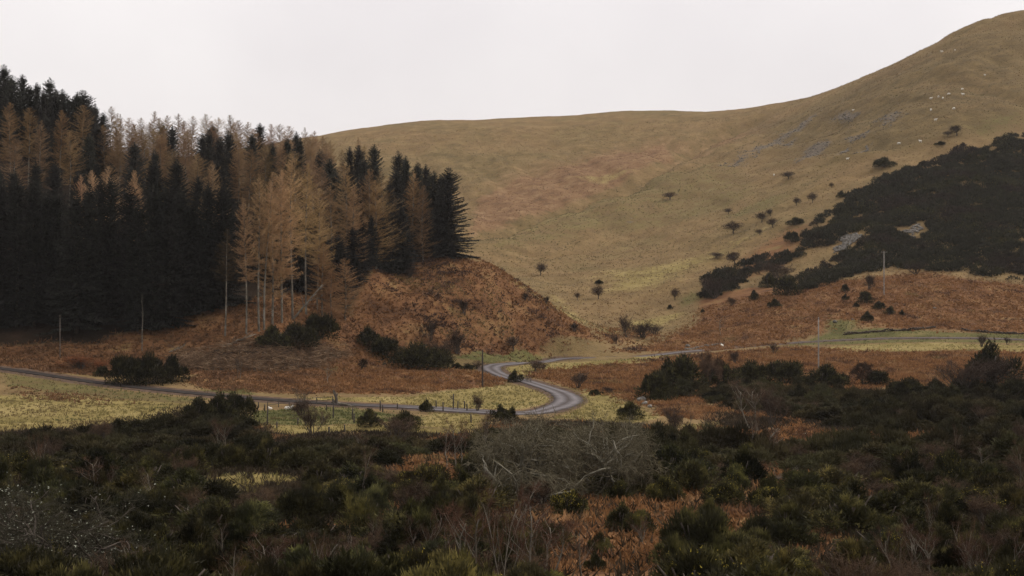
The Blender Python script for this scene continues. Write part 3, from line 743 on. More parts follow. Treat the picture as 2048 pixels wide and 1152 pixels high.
def bare(seed, H=5.0, stems=1, r0=0.10, spread=0.55, up=0.25, wig=0.25, kids=(7, 6, 5), ratio=0.62, twigs=6, tw=(0.2, 0.5), tww=0.014, mats=('bark_dark', 'twig'), first=0.3, lean=(0, 0), specks=0):
    """leafless tree or shrub: forking limbs as tubes, fine twigs as slivers"""
    global rng
    rng = np.random.default_rng(seed)
    tg = G(); cg = G(); fl = G()
    ends = []
    def branch(p, d, L, r, lv):
        n = 5 if lv < 2 else 4
        pts = [np.array(p, float)]; d = unit(np.array(d, float))
        for k in range(n):
            d = unit(d + rng.normal(0, wig, 3) + np.array([0, 0, up * (0.5 if lv == 0 else 1.0)]) * 0.35)
            pts.append(pts[-1] + d * L / n)
        pts = np.array(pts); rad = r * np.linspace(1, 0.35, n + 1)
        (tg if lv < 2 else cg).tube(pts, np.maximum(rad, 0.004), 6 if lv == 0 else (4 if lv == 1 else 3))
        if lv < len(kids):
            for k in range(kids[lv]):
                f = first + (1 - first) * (k + rng.uniform(0.2, 0.9)) / kids[lv] if lv == 0 else rng.uniform(0.25, 1.0)
                q = min(n - 1, int(f * n)); p2 = pts[q] + (pts[q + 1] - pts[q]) * (f * n - q if f * n - q <= 1 else 1)
                dirn = unit(pts[q + 1] - pts[q])
                sd = rng.normal(size=3); sd -= dirn * sd.dot(dirn); sd = unit(sd)
                branch(p2, dirn * (1 - spread) + sd * spread, L * ratio * rng.uniform(0.65, 1.2) * (1.15 - 0.5 * f), rad[q] * 0.62, lv + 1)
        else:
            m = twigs
            u = rng.uniform(0.15, 1.0, m) * n; q = np.minimum(u.astype(int), n - 1)
            P = pts[q] + (pts[q + 1] - pts[q]) * (u - q)[:, None]
            dd = (pts[q + 1] - pts[q]); dd = unit(dd) * 0.7 + rng.normal(0, 0.5, (m, 3)) + np.array([0, 0, up * 0.3])
            ln = rng.uniform(*tw, m)
            cg.blades(P, unit(dd) * ln[:, None], np.full(m, tww))
            ends.append(P + unit(dd) * ln[:, None] * 0.8)
    for k in range(stems):
        a = rng.uniform(0, 6.28)
        o = rng.uniform(0.0, 0.06) * H * (stems > 1)
        tilt = (0.12 if stems == 1 else 0.55) * rng.uniform(0.3, 1.0)
        branch((math.cos(a) * o, math.sin(a) * o, -0.15), (math.cos(a) * tilt + lean[0], math.sin(a) * tilt + lean[1], 1.0), H * rng.uniform(0.6, 0.75), r0 * rng.uniform(0.7, 1.1), 0)
    nsp = 0
    if specks:                                                 # crusts of pale lichen on the twigs
        E = np.concatenate(ends); E = E[rng.integers(0, len(E), specks)] + rng.normal(0, 0.05, (specks, 3))
        for _ in range(3):
            cg.blades(E, unit(rng.normal(size=E.shape)) * rng.uniform(0.03, 0.08, (specks, 1)), rng.uniform(0.03, 0.06, specks)); nsp += specks
    tm = tg.mesh('trunk', M[mats[0]], True); cm = cg.mesh('twigs', M[mats[1]])
    if nsp:
        cm.materials.append(M['pale_lichen']); nt_ = sum(len(t_) for t_ in cg.T); mi = np.zeros(len(cm.polygons), np.int32); mi[nt_ - nsp:nt_] = 1
        cm.polygons.foreach_set('material_index', mi)
    return tm, cm, None

def gorse(seed, Wd=1.7, H=1.9, n=4200, lobes=11, size=(0.10, 0.26), flowers=0, spire=0.0):
    """spiny evergreen bush: uneven heads of dark spiky shoots on crooked stems"""
    global rng
    rng = np.random.default_rng(seed)
    g = G(); st = G(); fl = G()
    for _ in range(7):
        a = rng.uniform(0, 6.28); e = Wd * rng.uniform(0.2, 0.55)
        st.tube([(0.1 * math.cos(a), 0.1 * math.sin(a), -0.3), (e * 0.5 * math.cos(a), e * 0.5 * math.sin(a), H * 0.25), (e * math.cos(a + 0.3), e * math.sin(a + 0.3), H * 0.6)], [0.05, 0.04, 0.02], 4)
    tops = []
    for k in range(lobes):
        a = rng.uniform(0, 6.28); rr = Wd * rng.uniform(0.0, 0.68)
        top = H * (1 - 0.45 * (rr / Wd) ** 1.3) * rng.uniform(0.62, 1.02)
        if spire and k == 0: rr = 0; top = H
        lr = Wd * rng.uniform(0.26, 0.48); lh = max(0.3, top * rng.uniform(0.42, 0.6))
        c = np.array([rr * math.cos(a), rr * math.sin(a), top - lh])
        m = n // lobes
        v = unit(rng.normal(size=(m, 3))); v[:, 2] = np.where(v[:, 2] < -0.45, -v[:, 2], v[:, 2])
        q = rng.uniform(0.25, 1.0, m) ** 0.5
        # shoots gather in sub-tufts so the surface breaks into light and dark
        lump = 0.82 + 0.26 * pnoise(v[:, 0] * 2.6 + k * 7, v[:, 1] * 2.6 + v[:, 2] * 3.1, seed)
        P = c + v * np.array([lr, lr, lh]) * (q * lump)[:, None]
        P[:, 2] = np.maximum(P[:, 2], 0.02)
        ln = rng.uniform(*size, m)
        d = unit(v * 0.8 + np.array([0, 0, 0.55]) + rng.normal(0, 0.38, (m, 3)))
        g.blades(P, d * ln[:, None], ln * 0.36)
        tops.append(P[(v[:, 2] > 0.15) & (q > 0.75)])
    skirt = n // 5                                             # lower shoots hide the stems
    a = rng.uniform(0, 6.28, skirt); rr = Wd * np.sqrt(rng.uniform(0, 0.8, skirt))
    P = np.stack([rr * np.cos(a), rr * np.sin(a), rng.uniform(0.0, 0.35, skirt) * H], 1)
    d = unit(np.stack([np.cos(a), np.sin(a), np.full(skirt, 0.5)], 1) + rng.normal(0, 0.4, (skirt, 3)))
    ln = rng.uniform(*size, skirt); g.blades(P, d * ln[:, None], ln * 0.38)
    fm = None
    if flowers:
        T = np.concatenate(tops); w_ = sstep(-0.1, 0.5, pnoise(T[:, 0] * 1.6, T[:, 1] * 1.6, seed + 3)); T = T[rng.random(len(T)) < w_ * 0.9 + 0.04]
        T = T[T[:, 2] > 0.35 * H]; T = T[rng.integers(0, len(T), flowers)] + rng.normal(0, 0.05, (flowers, 3)) + np.array([0, 0, 0.08])
        fl.blades(T, unit(rng.normal(size=T.shape) + np.array([0, 0, 0.6])) * rng.uniform(0.04, 0.10, (flowers, 1)), rng.uniform(0.03, 0.06, flowers))
        fm = fl.mesh('blossom', M['flower'])
    return st.mesh('stems', M['bark_dark'], True), g.mesh('foliage', M['gorse']), fm


SPRUCE = [spruce(105, 24, 3.6, 0.05, 0.3), spruce(106, 24, 3.2, 0.05, 0.5), spruce(101, 24, 3.4), spruce(102, 24, 4.0, 0.04, 0.42), spruce(103, 24, 3.0, 0.06, 0.25), spruce(104, 24, 3.7, 0.03, 0.45)]
SPRUCE_TALL = [spruce(111, 26, 3.3, 0.04, 0.3), spruce(112, 26, 3.7, 0.06, 0.35)]
LARCH = [larch(201), larch(202, 28, 3.0, 0.30, 0.01), larch(203, 28, 3.8, 0.38, 0.01), larch(204, 28, 3.3, 0.26), larch(205, 28, 3.4, 0.2, -0.015, 0.9, 0.8), larch(206, 28, 3.6, 0.3, 0.0, 0.8, 0.55)]
LARCH_STEM = [larch(211, 30, 3.3, 0.40, 0.02, 0.72, 0.8), larch(212, 30, 2.8, 0.50, 0.05, 0.72, 0.9), larch(213, 30, 3.3, 0.44, -0.01, 0.72, 0.8), larch(214, 30, 2.7, 0.52, 0.03, 0.72, 0.9)]
LARCH_LOW = [larch(221, 26, 3.6, 0.10, 0, 0.75), larch(222, 26, 3.9, 0.08, 0.01, 0.7)]
GORSE = [gorse(301), gorse(302, 2.0, 1.8, 4800, 11), gorse(303, 1.5, 2.2, 3840, 8, spire=1), gorse(304, 1.8, 2.0, 4480, 10), gorse(305, 2.2, 1.7, 4800, 12)]
GORSE_FL = [gorse(311, 1.7, 1.8, 4200, 11, flowers=420), gorse(312, 1.9, 1.7, 4400, 12, flowers=200), gorse(313, 1.5, 1.7, 3800, 10, flowers=900)]
SHRUB = [bare(401, 3.0, 9, 0.045, 0.45, 0.5, 0.16, (5, 5), 0.6, 9, (0.25, 0.6), 0.016), bare(402, 2.6, 12, 0.04, 0.5, 0.45, 0.2, (5, 5), 0.62, 9, (0.2, 0.5), 0.016),
         bare(403, 3.4, 8, 0.05, 0.4, 0.6, 0.14, (6, 5), 0.55, 8, (0.25, 0.6), 0.016)]
HAWTHORN = [bare(411, 5.0, 1, 0.20, 0.58, 0.3, 0.3, (9, 7, 5), 0.66, 13, (0.25, 0.55), 0.045, first=0.35), bare(412, 4.5, 2, 0.16, 0.58, 0.25, 0.32, (8, 7, 5), 0.66, 12, (0.25, 0.5), 0.045, first=0.3),
            bare(413, 5.0, 1, 0.18, 0.55, 0.2, 0.3, (8, 7, 5), 0.7, 13, (0.25, 0.55), 0.045, first=0.3, lean=(0.35, 0))]
THORN = [dome(431), dome(432, 4.2, 3.0), dome(433, 4.8, 2.4, 1500, 0.7), dome(434, 4.0, 2.6, 1000)]
BIRCH = [bare(421, 6.5, 1, 0.075, 0.42, 0.35, 0.12, (10, 6), 0.42, 9, (0.3, 0.7), 0.012, ('bark_pale', 'twig'), 0.3), bare(422, 6.0, 2, 0.06, 0.42, 0.4, 0.13, (9, 6), 0.42, 9, (0.3, 0.7), 0.012, ('bark_pale', 'twig'), 0.35),
         bare(423, 5.5, 3, 0.05, 0.45, 0.45, 0.14, (8, 6), 0.45, 9, (0.3, 0.65), 0.012, ('bark_pale', 'twig'), 0.25), bare(424, 7.0, 1, 0.07, 0.45, 0.3, 0.16, (11, 6), 0.4, 9, (0.3, 0.7), 0.012, ('bark_pale', 'twig'), 0.35)]
# ------------------------------------------------------------------ placing things
ORD = ['nearest', 'second', 'third', 'fourth', 'fifth', 'sixth', 'seventh', 'eighth', 'ninth', 'tenth', 'eleventh', 'twelfth', 'thirteenth', 'fourteenth', 'fifteenth',
       'sixteenth', 'seventeenth', 'eighteenth', 'nineteenth', 'twentieth', 'twenty-first', 'twenty-second', 'twenty-third', 'twenty-fourth', 'twenty-fifth', 'twenty-sixth', 'twenty-seventh', 'twenty-eighth', 'twenty-ninth', 'thirtieth']
def dims(me):
    c = np.empty(len(me.vertices) * 3, np.float32); me.vertices.foreach_get('co', c); c = c.reshape(-1, 3)
    r = np.hypot(c[:, 0], c[:, 1])
    return float(np.percentile(c[:, 2], 99.7)), float(np.percentile(np.abs(c[:, :2]), 97)) * 2
DIM = {}
def proto_dim(p):
    k = p[1].name
    if k not in DIM: DIM[k] = dims(p[1])
    return DIM[k]
def plant(name, proto, loc, height, width=None, rz=None, names=('trunk', 'crown', 'lichen'), tint=(1, 1, 1), sink=0.0):
    """one plant: an Empty at its foot and its parts, sharing the builder's meshes"""
    H0, W0 = proto_dim(proto)
    sz = height / H0; sx = sz if width is None else width / W0
    e = bpy.data.objects.new(name, None); COL.objects.link(e); e.empty_display_size = 0.3
    e.location = (loc[0], loc[1], loc[2] - sink); e.rotation_euler = (0, 0, random.uniform(0, 6.28) if rz is None else rz); e.scale = (sx, sx, sz)
    for nm, me in zip(names, proto):
        if me is None: continue
        o = bpy.data.objects.new(nm, me); COL.objects.link(o); o.parent = e
        o.color = (*tint, 1) if nm not in ('trunk', 'stems') else (1, 1, 1, 1)
    return e
def pick(L, k=None): return L[random.randrange(len(L))] if k is None else L[k % len(L)]

# ------------------------------------------------------------------ the plantation: (top column, top row, distance, width factor)
def wood_tree(kind, protos, px, py, D, wf=1.0, tint=None, bright=1.0, rz=None, k=None, minh=13.0):
    x = (px - CX) / F * D; z = (RH - py) / F * D
    gz = float(hgt(x, D)); h = max(minh, z - gz)
    H0, W0 = proto_dim(p := pick(protos, k))
    if kind == 'larch':
        v = random.uniform(0.7, 1.15) * bright
        tint = tint or (v, v * random.uniform(0.9, 1.03), v * random.uniform(0.82, 1.08))
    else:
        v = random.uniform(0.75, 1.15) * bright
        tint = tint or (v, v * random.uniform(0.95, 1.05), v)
    wd = W0 * (h / H0) ** 0.55 * wf * 1.12
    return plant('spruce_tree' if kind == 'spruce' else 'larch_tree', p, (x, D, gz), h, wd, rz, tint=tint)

SKY_SPRUCE = [(20, 158, 402, 1.3), (60, 172, 404, 1.3), (88, 180, 400, 1.3), (112, 180, 403, 1.2), (137, 193, 405, 1.3), (178, 206, 402, 1.2), (-12, 142, 404, 1.3), (155, 186, 400, 1.2),
              (8, 130, 408, 1.3), (45, 150, 410, 1.1), (74, 166, 412, 1.2), (100, 157, 408, 1.05), (125, 180, 410, 1.2), (166, 182, 404, 1.35), (190, 208, 408, 1.0), (206, 226, 400, 1.1),
              (325, 246, 408, 0.9), (424, 250, 402, 1.1), (520, 247, 408, 1.0), (592, 264, 396, 1.1), (-30, 118, 410, 1.2), (25, 152, 400, 1.2), (148, 194, 402, 1.1)]
SKY_LARCH = [(222, 214, 408, .9), (241, 229, 410, .9), (258, 236, 406, .9), (283, 236, 408, 1), (307, 223, 410, .9), (334, 232, 407, 1), (356, 228, 410, 1), (384, 233, 408, 1), (410, 229, 410, .9), (436, 236, 406, 1),
             (459, 231, 410, .9), (478, 241, 408, 1), (496, 245, 406, 1), (541, 249, 408, .9), (561, 249, 410, .9), (579, 253, 406, 1), (611, 256, 404, 1), (627, 263, 402, .9), (645, 273, 400, 1), (662, 282, 398, .9), (718, 276, 420, .6), (268, 246, 400, .9), (298, 246, 396, 1)]
MID_LARCH = [(20, 206, 380, 1), (58, 216, 378, 1), (122, 221, 382, 0.9), (168, 211, 384, 1.1), (80, 242, 372, 1), (140, 262, 366, 1), (290, 262, 376, 1.1), (345, 300, 352, 1.3), (370, 280, 362, 1.1), (398, 308, 352, 1.1), (240, 268, 372, 1.1),
             (500, 300, 352, 1.1), (478, 284, 366, 1), (590, 304, 352, 1.15), (625, 322, 346, 1.1), (642, 330, 350, 1), (560, 285, 368, 1), (530, 290, 366, 1), (655, 300, 372, 1), (685, 300, 392, .9), (425, 322, 346, .8), (30, 280, 356, 1.1), (208, 250, 378, 1), (322, 270, 372, 1)]
MID_SPRUCE = [(418, 262, 372, 1.1), (440, 275, 366, 1.1), (545, 285, 374, .9), (575, 278, 372, 1), (600, 275, 376, 1), (195, 250, 378, 1.2), (178, 268, 372, 1.2), (405, 268, 370, 1), (90, 232, 388, 1), (345, 252, 388, 1), (457, 262, 384, 1), (505, 268, 384, 1), (640, 300, 376, 1), (660, 318, 368, 1),
              (700, 294, 384, 1.0), (717, 292, 388, 1.0), (728, 316, 378, .9), (749, 290, 388, 1.0), (796, 303, 390, 1.05), (812, 313, 388, 1.15), (836, 326, 386, 1.2), (852, 330, 388, 1.1), (725, 352, 362, 1.1), (792, 342, 368, 1.15), (780, 360, 366, 1.0), (868, 343, 384, 1.2), (672, 340, 358, 1), (268, 285, 356, 1.1), (310, 300, 352, 1.1)]
LOW_LARCH = [(160, 352, 320, .55), (185, 342, 322, .8), (216, 334, 326, 1.0), (272, 342, 322, .8), (425, 330, 330, .75)]
RIGHT_LARCH = [(692, 330, 354, 1.1), (662, 372, 340, 1.1), (738, 340, 358, 1.15), (766, 344, 362, 1.15), (826, 345, 374, 1.1), (707, 372, 344, 1.0), (845, 372, 372, .9), (752, 362, 356, 1.0)]
NTH = ['first', 'second', 'third', 'fourth', 'fifth', 'sixth', 'seventh', 'eighth', 'ninth', 'tenth', 'eleventh', 'twelfth', 'thirteenth', 'fourteenth', 'fifteenth', 'sixteenth', 'seventeenth', 'eighteenth', 'nineteenth', 'twentieth',
       'twenty-first', 'twenty-second', 'twenty-third', 'twenty-fourth', 'twenty-fifth', 'twenty-sixth', 'twenty-seventh', 'twenty-eighth', 'twenty-ninth', 'thirtieth']
def row_of(kind, protos, L, phrase, group, bright=1.0, cat=None):
    L = sorted(L); n = len(L)
    for k, (px, py, D, wf) in enumerate(L):
        o = wood_tree(kind, protos, px, py, D, wf, bright=bright)
        size = 'slim ' if wf < 0.92 else ('broad ' if wf > 1.12 else '')
        pos = f'{NTH[k]} from the left' if k < (n + 1) // 2 else (f'{NTH[n - 1 - k]} from the right')
        if pos == 'first from the left': pos = 'the leftmost'
        if pos == 'first from the right': pos = 'the rightmost'
        tag(o, f'{size}{phrase}, {pos}', kind + ' tree', group)
row_of('spruce', SPRUCE, SKY_SPRUCE, 'black spruce breaking the skyline of the plantation', 'spruces on the plantation skyline')
row_of('larch', LARCH, SKY_LARCH, 'feathery orange larch along the plantation skyline', 'larches on the plantation skyline', 0.86)
BACK_LARCH = [(px + 11, py + 14, D - 9, wf * 1.1) for px, py, D, wf in SKY_LARCH[::2]] + [(px - 6, py + 26, D - 18, wf * 1.1) for px, py, D, wf in SKY_LARCH[1::2]]
row_of('larch', LARCH, BACK_LARCH, 'orange larch just under the plantation skyline', 'larches just under the plantation skyline', 0.8)
row_of('larch', LARCH, MID_LARCH, 'brown larch halfway up the wooded slope', 'larches halfway up the wooded slope', 0.74)
row_of('spruce', SPRUCE, MID_SPRUCE, 'dark spruce among the upper larches', 'spruces among the upper larches')
row_of('larch', LARCH, LOW_LARCH, 'small yellowish larch top above the black front of the wood', 'small larches above the black front of the wood', 1.15)
row_of('larch', LARCH_LOW, RIGHT_LARCH, 'droopy branched larch between the right hand spruces', 'larches between the right hand spruces', 0.92)
o = wood_tree('spruce', SPRUCE, 897, 337, 377, 1.3, k=3); tag(o, 'largest dark spruce standing alone at the right end of the plantation', 'spruce tree')
o = wood_tree('spruce', SPRUCE, 882, 350, 383, 1.2, k=1); tag(o, 'dark spruce half hidden behind the largest one at the plantation end', 'spruce tree')

STEMS = [  # foot column, foot row, top row, builder, label
 (492, 668, 398, 0, 'white stemmed larch furthest left of the bright orange clump', 1.18), (519, 661, 350, 2, 'tall orange larch second from left in the white stemmed clump', 1.2),
 (529, 659, 346, 1, 'leaning white stemmed larch whose trunk bows right', 1.18), (545, 650, 366, 3, 'orange larch with low branches behind the bowed stem', 1.15), (583, 637, 312, 2, 'tallest bright orange larch over the fallen leaning trunk', 1.22),
 (611, 628, 328, 0, 'bright orange larch right of the tallest one', 1.18), (636, 620, 378, 1, 'orange larch at the right edge of the bright clump', 1.1), (562, 645, 342, 0, 'orange larch filling the middle of the bright clump', 1.18)]
for px, py, top, k, lab, br in STEMS:
    p = at(px, py); h = (py - top) * p[1] / F
    plant('larch_tree', LARCH_STEM[k] if px not in (545, 562, 636) else LARCH[k + 1], p, h, None, 0.3 if k == 1 else None, tint=(br * (v_ := random.uniform(0.8, 1.12)), br * v_ * random.uniform(0.94, 1.02), br * v_ * random.uniform(0.85, 1.0)))['label'] = lab
    tag(COL.objects[-1].parent or COL.objects[-1], None)
for o in COL.objects:
    if o.name.startswith('larch_tree') and 'category' not in o: tag(o, None, 'larch tree', 'white stemmed larches at the wood edge')
p = at(450, 673); o = plant('birch_tree', LARCH_STEM[3], p, 22, 4.5, tint=(0.25, 0.26, 0.25)); tag(o, 'single mottled white birch stem against the black of the wood', 'birch tree')
p = at(690, 642); o = plant('larch_tree', LARCH_LOW[0], p, 14.2, 7.5, tint=(0.95, 0.85, 0.8)); tag(o, 'short rusty larch at the foot of the bracken knoll', 'larch tree')
p = at(662, 652); o = plant('larch_tree', LARCH_LOW[1], p, 12.5, 6.5, tint=(0.85, 0.72, 0.68)); tag(o, 'short brown larch left of the rusty one by the knoll', 'larch tree')
p = at(645, 640); o = plant('larch_tree', LARCH[1], p, 17, 6, tint=(0.8, 0.7, 0.62)); tag(o, 'thin brown larch behind the leaning dead trunk', 'larch tree')
for k, px in enumerate(range(-70, 470, 27)):                  # the black front of the wood
    px += random.uniform(-7, 7); D = 300 + 0.0 * px + random.uniform(-3, 8)
    fx = at(px, 700 if px < 330 else 700 - (px - 330) * 0.22); D = fx[1] + random.uniform(9, 16)
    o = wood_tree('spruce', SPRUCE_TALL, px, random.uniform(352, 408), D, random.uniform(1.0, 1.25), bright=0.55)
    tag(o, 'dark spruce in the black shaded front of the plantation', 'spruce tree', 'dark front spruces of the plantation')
for k, px in enumerate(range(-90, 460, 40)):
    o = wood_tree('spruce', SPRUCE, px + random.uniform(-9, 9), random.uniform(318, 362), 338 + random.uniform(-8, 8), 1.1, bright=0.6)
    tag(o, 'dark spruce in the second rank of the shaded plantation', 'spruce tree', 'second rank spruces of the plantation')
for k, (px, py, D) in enumerate([(462, 430, 322), (485, 440, 326), (508, 450, 324), (540, 450, 328), (566, 455, 326), (598, 460, 322), (625, 470, 326), (650, 470, 330), (678, 470, 334), (705, 455, 340), (722, 440, 346), (742, 435, 352),
                                 (765, 430, 358), (802, 420, 364), (560, 420, 336), (520, 425, 338), (480, 400, 340), (600, 420, 338), (640, 420, 344), (745, 400, 366), (850, 410, 374)]):
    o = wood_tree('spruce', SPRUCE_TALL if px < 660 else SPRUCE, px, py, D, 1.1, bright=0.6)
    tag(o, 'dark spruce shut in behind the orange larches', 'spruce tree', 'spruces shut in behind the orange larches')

# ------------------------------------------------------------------ bare trees and shrubs one can tell apart: foot column, foot row, height and width in photo pixels
GN = ('stems', 'foliage', 'blossom')
def bush_at(protos, name, cat, px, py, w, h, label, group=None, tint=(1, 1, 1), names=('trunk', 'crown', 'lichen'), k=None, rz=None, dmin=20.0):
    p = at(px, py, dmin=dmin); s = p[1] / F
    o = plant(name, pick(protos, k), p, h * s, w * s, rz, names=names, tint=tint, sink=0.05)
    return tag(o, label, cat, group)

HW = [  # hillside hawthorns
 (1081, 551, 26, 28, 0, 'small round hawthorn standing alone on the grassy valley side', 0.6), (1467, 467, 34, 26, 1, 'dark domed hawthorn on the slope, largest of the scattered ones', 0.45), (1457, 428, 20, 13, 0, 'small low hawthorn above the dark domed one', 0.6),
 (1470, 530, 36, 28, 2, 'round hawthorn just above the lowest hillside gorse', 0.5), (1524, 444, 26, 22, 0, 'left hawthorn of a close hillside trio', 0.5), (1545, 455, 22, 20, 1, 'lower hawthorn of a close hillside trio', 0.5), (1541, 432, 18, 14, 2, 'upper right hawthorn of a close hillside trio', 0.5),
 (1593, 411, 18, 18, 0, 'small upright hawthorn, left of a pair above the gorse', 0.5), (1625, 406, 18, 22, 1, 'small upright hawthorn, right of a pair above the gorse', 0.5), (1577, 358, 26, 16, 1, 'flat topped hawthorn below the scree', 0.5), (1663, 376, 10, 12, 0, 'tiny hawthorn nearest the upper gorse edge', 0.5),
 (1914, 271, 30, 22, 2, 'wind-bent hawthorn high on the right hillside', 0.4), (1896, 273, 18, 12, 1, 'low scrubby hawthorn beside the wind-bent one', 0.5), (1340, 399, 28, 16, 1, 'grey straggly hawthorn in the middle of the hillside', 1.0), (1197, 598, 26, 30, 0, 'bare hawthorn in the gully behind the knoll', 0.7),
 (1432, 516, 30, 12, 1, 'low brown thorn left of the round hawthorn', 0.6), (1155, 600, 14, 16, 2, 'faint little thorn left of the gully hawthorn', 0.8), (1350, 600, 20, 26, 0, 'grey thorn at the green patch under the hill', 0.9), (1520, 470, 16, 12, 2, 'little thorn under the hillside trio', 0.6)]
for px, py, w, h, k, lab, tn_ in HW:
    bush_at(THORN, 'hawthorn_tree', 'hawthorn tree', px, py, w, h, lab, 'hawthorns scattered over the hillside', (tn_, tn_ * 0.92, tn_ * 0.88), k=k)
SM = [  # valley-floor bare trees and twiggy shrubs
 (1027, 701, 34, 30, 2, THORN, 'hawthorn_tree', 'grey hawthorn at the foot of the bracken knoll', 0.9), (1440, 671, 24, 42, 0, BIRCH, 'bare_tree', 'slim bare tree alone in the bracken bank', 0.9), (1071, 743, 36, 25, 1, THORN, 'hawthorn_tree', 'spreading bare hawthorn beside the far bend of the road', 0.9),
 (478, 757, 26, 46, 1, BIRCH, 'bare_tree', 'thin bare sapling in front of the brash heap', 0.7), (612, 822, 44, 52, 1, BIRCH, 'bare_tree', 'bare sapling leaning over the paddock rails', 1.0), (955, 823, 22, 36, 1, SHRUB, 'bare_shrub', 'reddish twiggy shrub at the roadside fence corner', 1.0),
 (722, 741, 30, 26, 2, HAWTHORN, 'hawthorn_tree', 'small dark thorn on the bracken slope below the larches', 0.5), (655, 772, 26, 50, 0, BIRCH, 'bare_tree', 'pale slender sapling in the bracken by the stump', 1.3), (1470, 727, 24, 27, 1, SHRUB, 'bare_shrub', 'grey green round shrub in the bracken above the gorse mass', 0.65),
 (1548, 709, 18, 26, 0, SHRUB, 'bare_shrub', 'dark upright shrub beside the end of the green verge', 0.55), (1155, 776, 50, 34, 2, SHRUB, 'bare_shrub', 'large brown shrub in bracken right of the road', 0.6), (1085, 741, 20, 16, 0, SHRUB, 'bare_shrub', 'low reddish shrub beside the spreading hawthorn', 0.9),
 (1216, 786, 24, 14, 1, SHRUB, 'bare_shrub', 'low dark scrub in the dip right of the road', 0.5), (1252, 674, 38, 46, 0, SHRUB, 'bare_shrub', 'tall purple brown shrub in the valley mouth', 0.65), (1285, 676, 44, 34, 1, SHRUB, 'bare_shrub', 'dark shrub right of the purple brown one', 0.5), (1312, 670, 34, 22, 2, SHRUB, 'bare_shrub', 'low reddish shrub at the right of the valley mouth clump', 0.7),
 (1232, 688, 18, 18, 2, SHRUB, 'bare_shrub', 'small grey shrub left of the valley mouth clump', 0.9), (1150, 664, 24, 20, 1, SHRUB, 'bare_shrub', 'dark shrub on the lower right slope of the knoll', 0.4), (930, 630, 30, 36, 2, SHRUB, 'bare_shrub', 'dark shrub halfway up the knoll face', 0.45), (860, 680, 42, 46, 0, SHRUB, 'bare_shrub', 'dark purple shrub at the knoll foot, left one', 0.45),
 (915, 708, 46, 50, 1, SHRUB, 'bare_shrub', 'grey dome shaped shrub at the knoll foot', 0.6), (880, 722, 50, 44, 2, SHRUB, 'bare_shrub', 'grey twiggy shrub behind the dark roadside bushes', 0.75), (820, 556, 24, 20, 0, SHRUB, 'bare_shrub', 'small shrub high on the knoll near the trees', 0.6), (1050, 600, 18, 16, 1, SHRUB, 'bare_shrub', 'shrub on the knoll shoulder, upper one', 0.45), (1092, 607, 16, 16, 2, SHRUB, 'bare_shrub', 'shrub on the knoll shoulder, right one', 0.4), (950, 738, 40, 18, 0, SHRUB, 'bare_shrub', 'grey shrub behind the roadside pole', 1.0),
 (1738, 580, 24, 34, 1, SHRUB, 'bare_shrub', 'dark upright shrub left of the hillside pole', 0.4), (1832, 548, 44, 28, 2, SHRUB, 'bare_shrub', 'dark brown thorn shrub at the gorse foot right of the pole', 0.35), (1430, 596, 56, 44, 0, SHRUB, 'bare_shrub', 'big dark shrub at the lowest tip of the hillside gorse', 0.45), (1412, 590, 40, 40, 2, SHRUB, 'bare_shrub', 'dark shrub leftmost at the tip of the hillside gorse', 0.4),
 (1552, 563, 64, 42, 1, SHRUB, 'bare_shrub', 'grey domed shrub among the lower hillside gorse', 0.75), (1640, 466, 16, 12, 0, SHRUB, 'bare_shrub', 'tiny shrub near the gorse upper edge', 0.5), (1463, 612, 18, 20, 1, SHRUB, 'bare_shrub', 'thin grey shrub in bracken under the hillside gorse', 0.9),
 (1985, 770, 80, 60, 1, SHRUB, 'bare_shrub', 'dark twiggy shrub at the foot of the big round bush', 0.5), (1930, 786, 96, 70, 2, SHRUB, 'bare_shrub', 'brown twiggy shrub left of the big dark one', 0.65), (1962, 694, 26, 26, 2, SHRUB, 'bare_shrub', 'small dark shrub above the big round one', 0.4), (2015, 690, 16, 18, 0, SHRUB, 'bare_shrub', 'small dark shrub on the pale verge at far right', 0.4),
 (1410, 776, 70, 72, 1, HAWTHORN, 'bare_tree', 'pale bare willow growing through the gorse mass', 1.5), (1515, 862, 90, 110, 1, BIRCH, 'bare_tree', 'tall grey green willow wands between gorse clumps', 1.2), (1545, 850, 70, 80, 0, SHRUB, 'bare_shrub', 'grey green willow scrub beside the tall wands', 0.85), (1725, 770, 60, 50, 2, HAWTHORN, 'bare_tree', 'twisted bare tree on the top edge of the right thicket', 0.6),
 (625, 868, 60, 60, 0, SHRUB, 'bare_shrub', 'brown shrub in front of the paddock', 0.8), (600, 830, 46, 32, 1, SHRUB, 'bare_shrub', 'dark twiggy shrub at the paddock rails', 0.6), (790, 880, 70, 50, 2, SHRUB, 'bare_shrub', 'pinkish twiggy shrub below the paddock', 1.1), (1350, 870, 70, 60, 0, SHRUB, 'bare_shrub', 'brown scrub in front of the stream bank', 0.8), (1410, 850, 16, 30, 1, BIRCH, 'bare_tree', 'small sapling in the bracken pocket, right one', 0.8), (1380, 850, 16, 28, 2, BIRCH, 'bare_tree', 'small sapling in the bracken pocket, left one', 0.8),
 (905, 806, 12, 18, 1, BIRCH, 'bare_tree', 'tiny sapling on the pale grass by the fence', 0.8)]
for px, py, w, h, k, pr, nm, lab, tn_ in SM:
    cat = {'hawthorn_tree': 'hawthorn tree', 'bare_tree': 'bare tree', 'bare_shrub': 'shrub'}[nm]
    bush_at(pr, nm, cat, px, py, w, h, lab, None, (tn_, tn_ * 0.97, tn_ * 0.95), k=k)
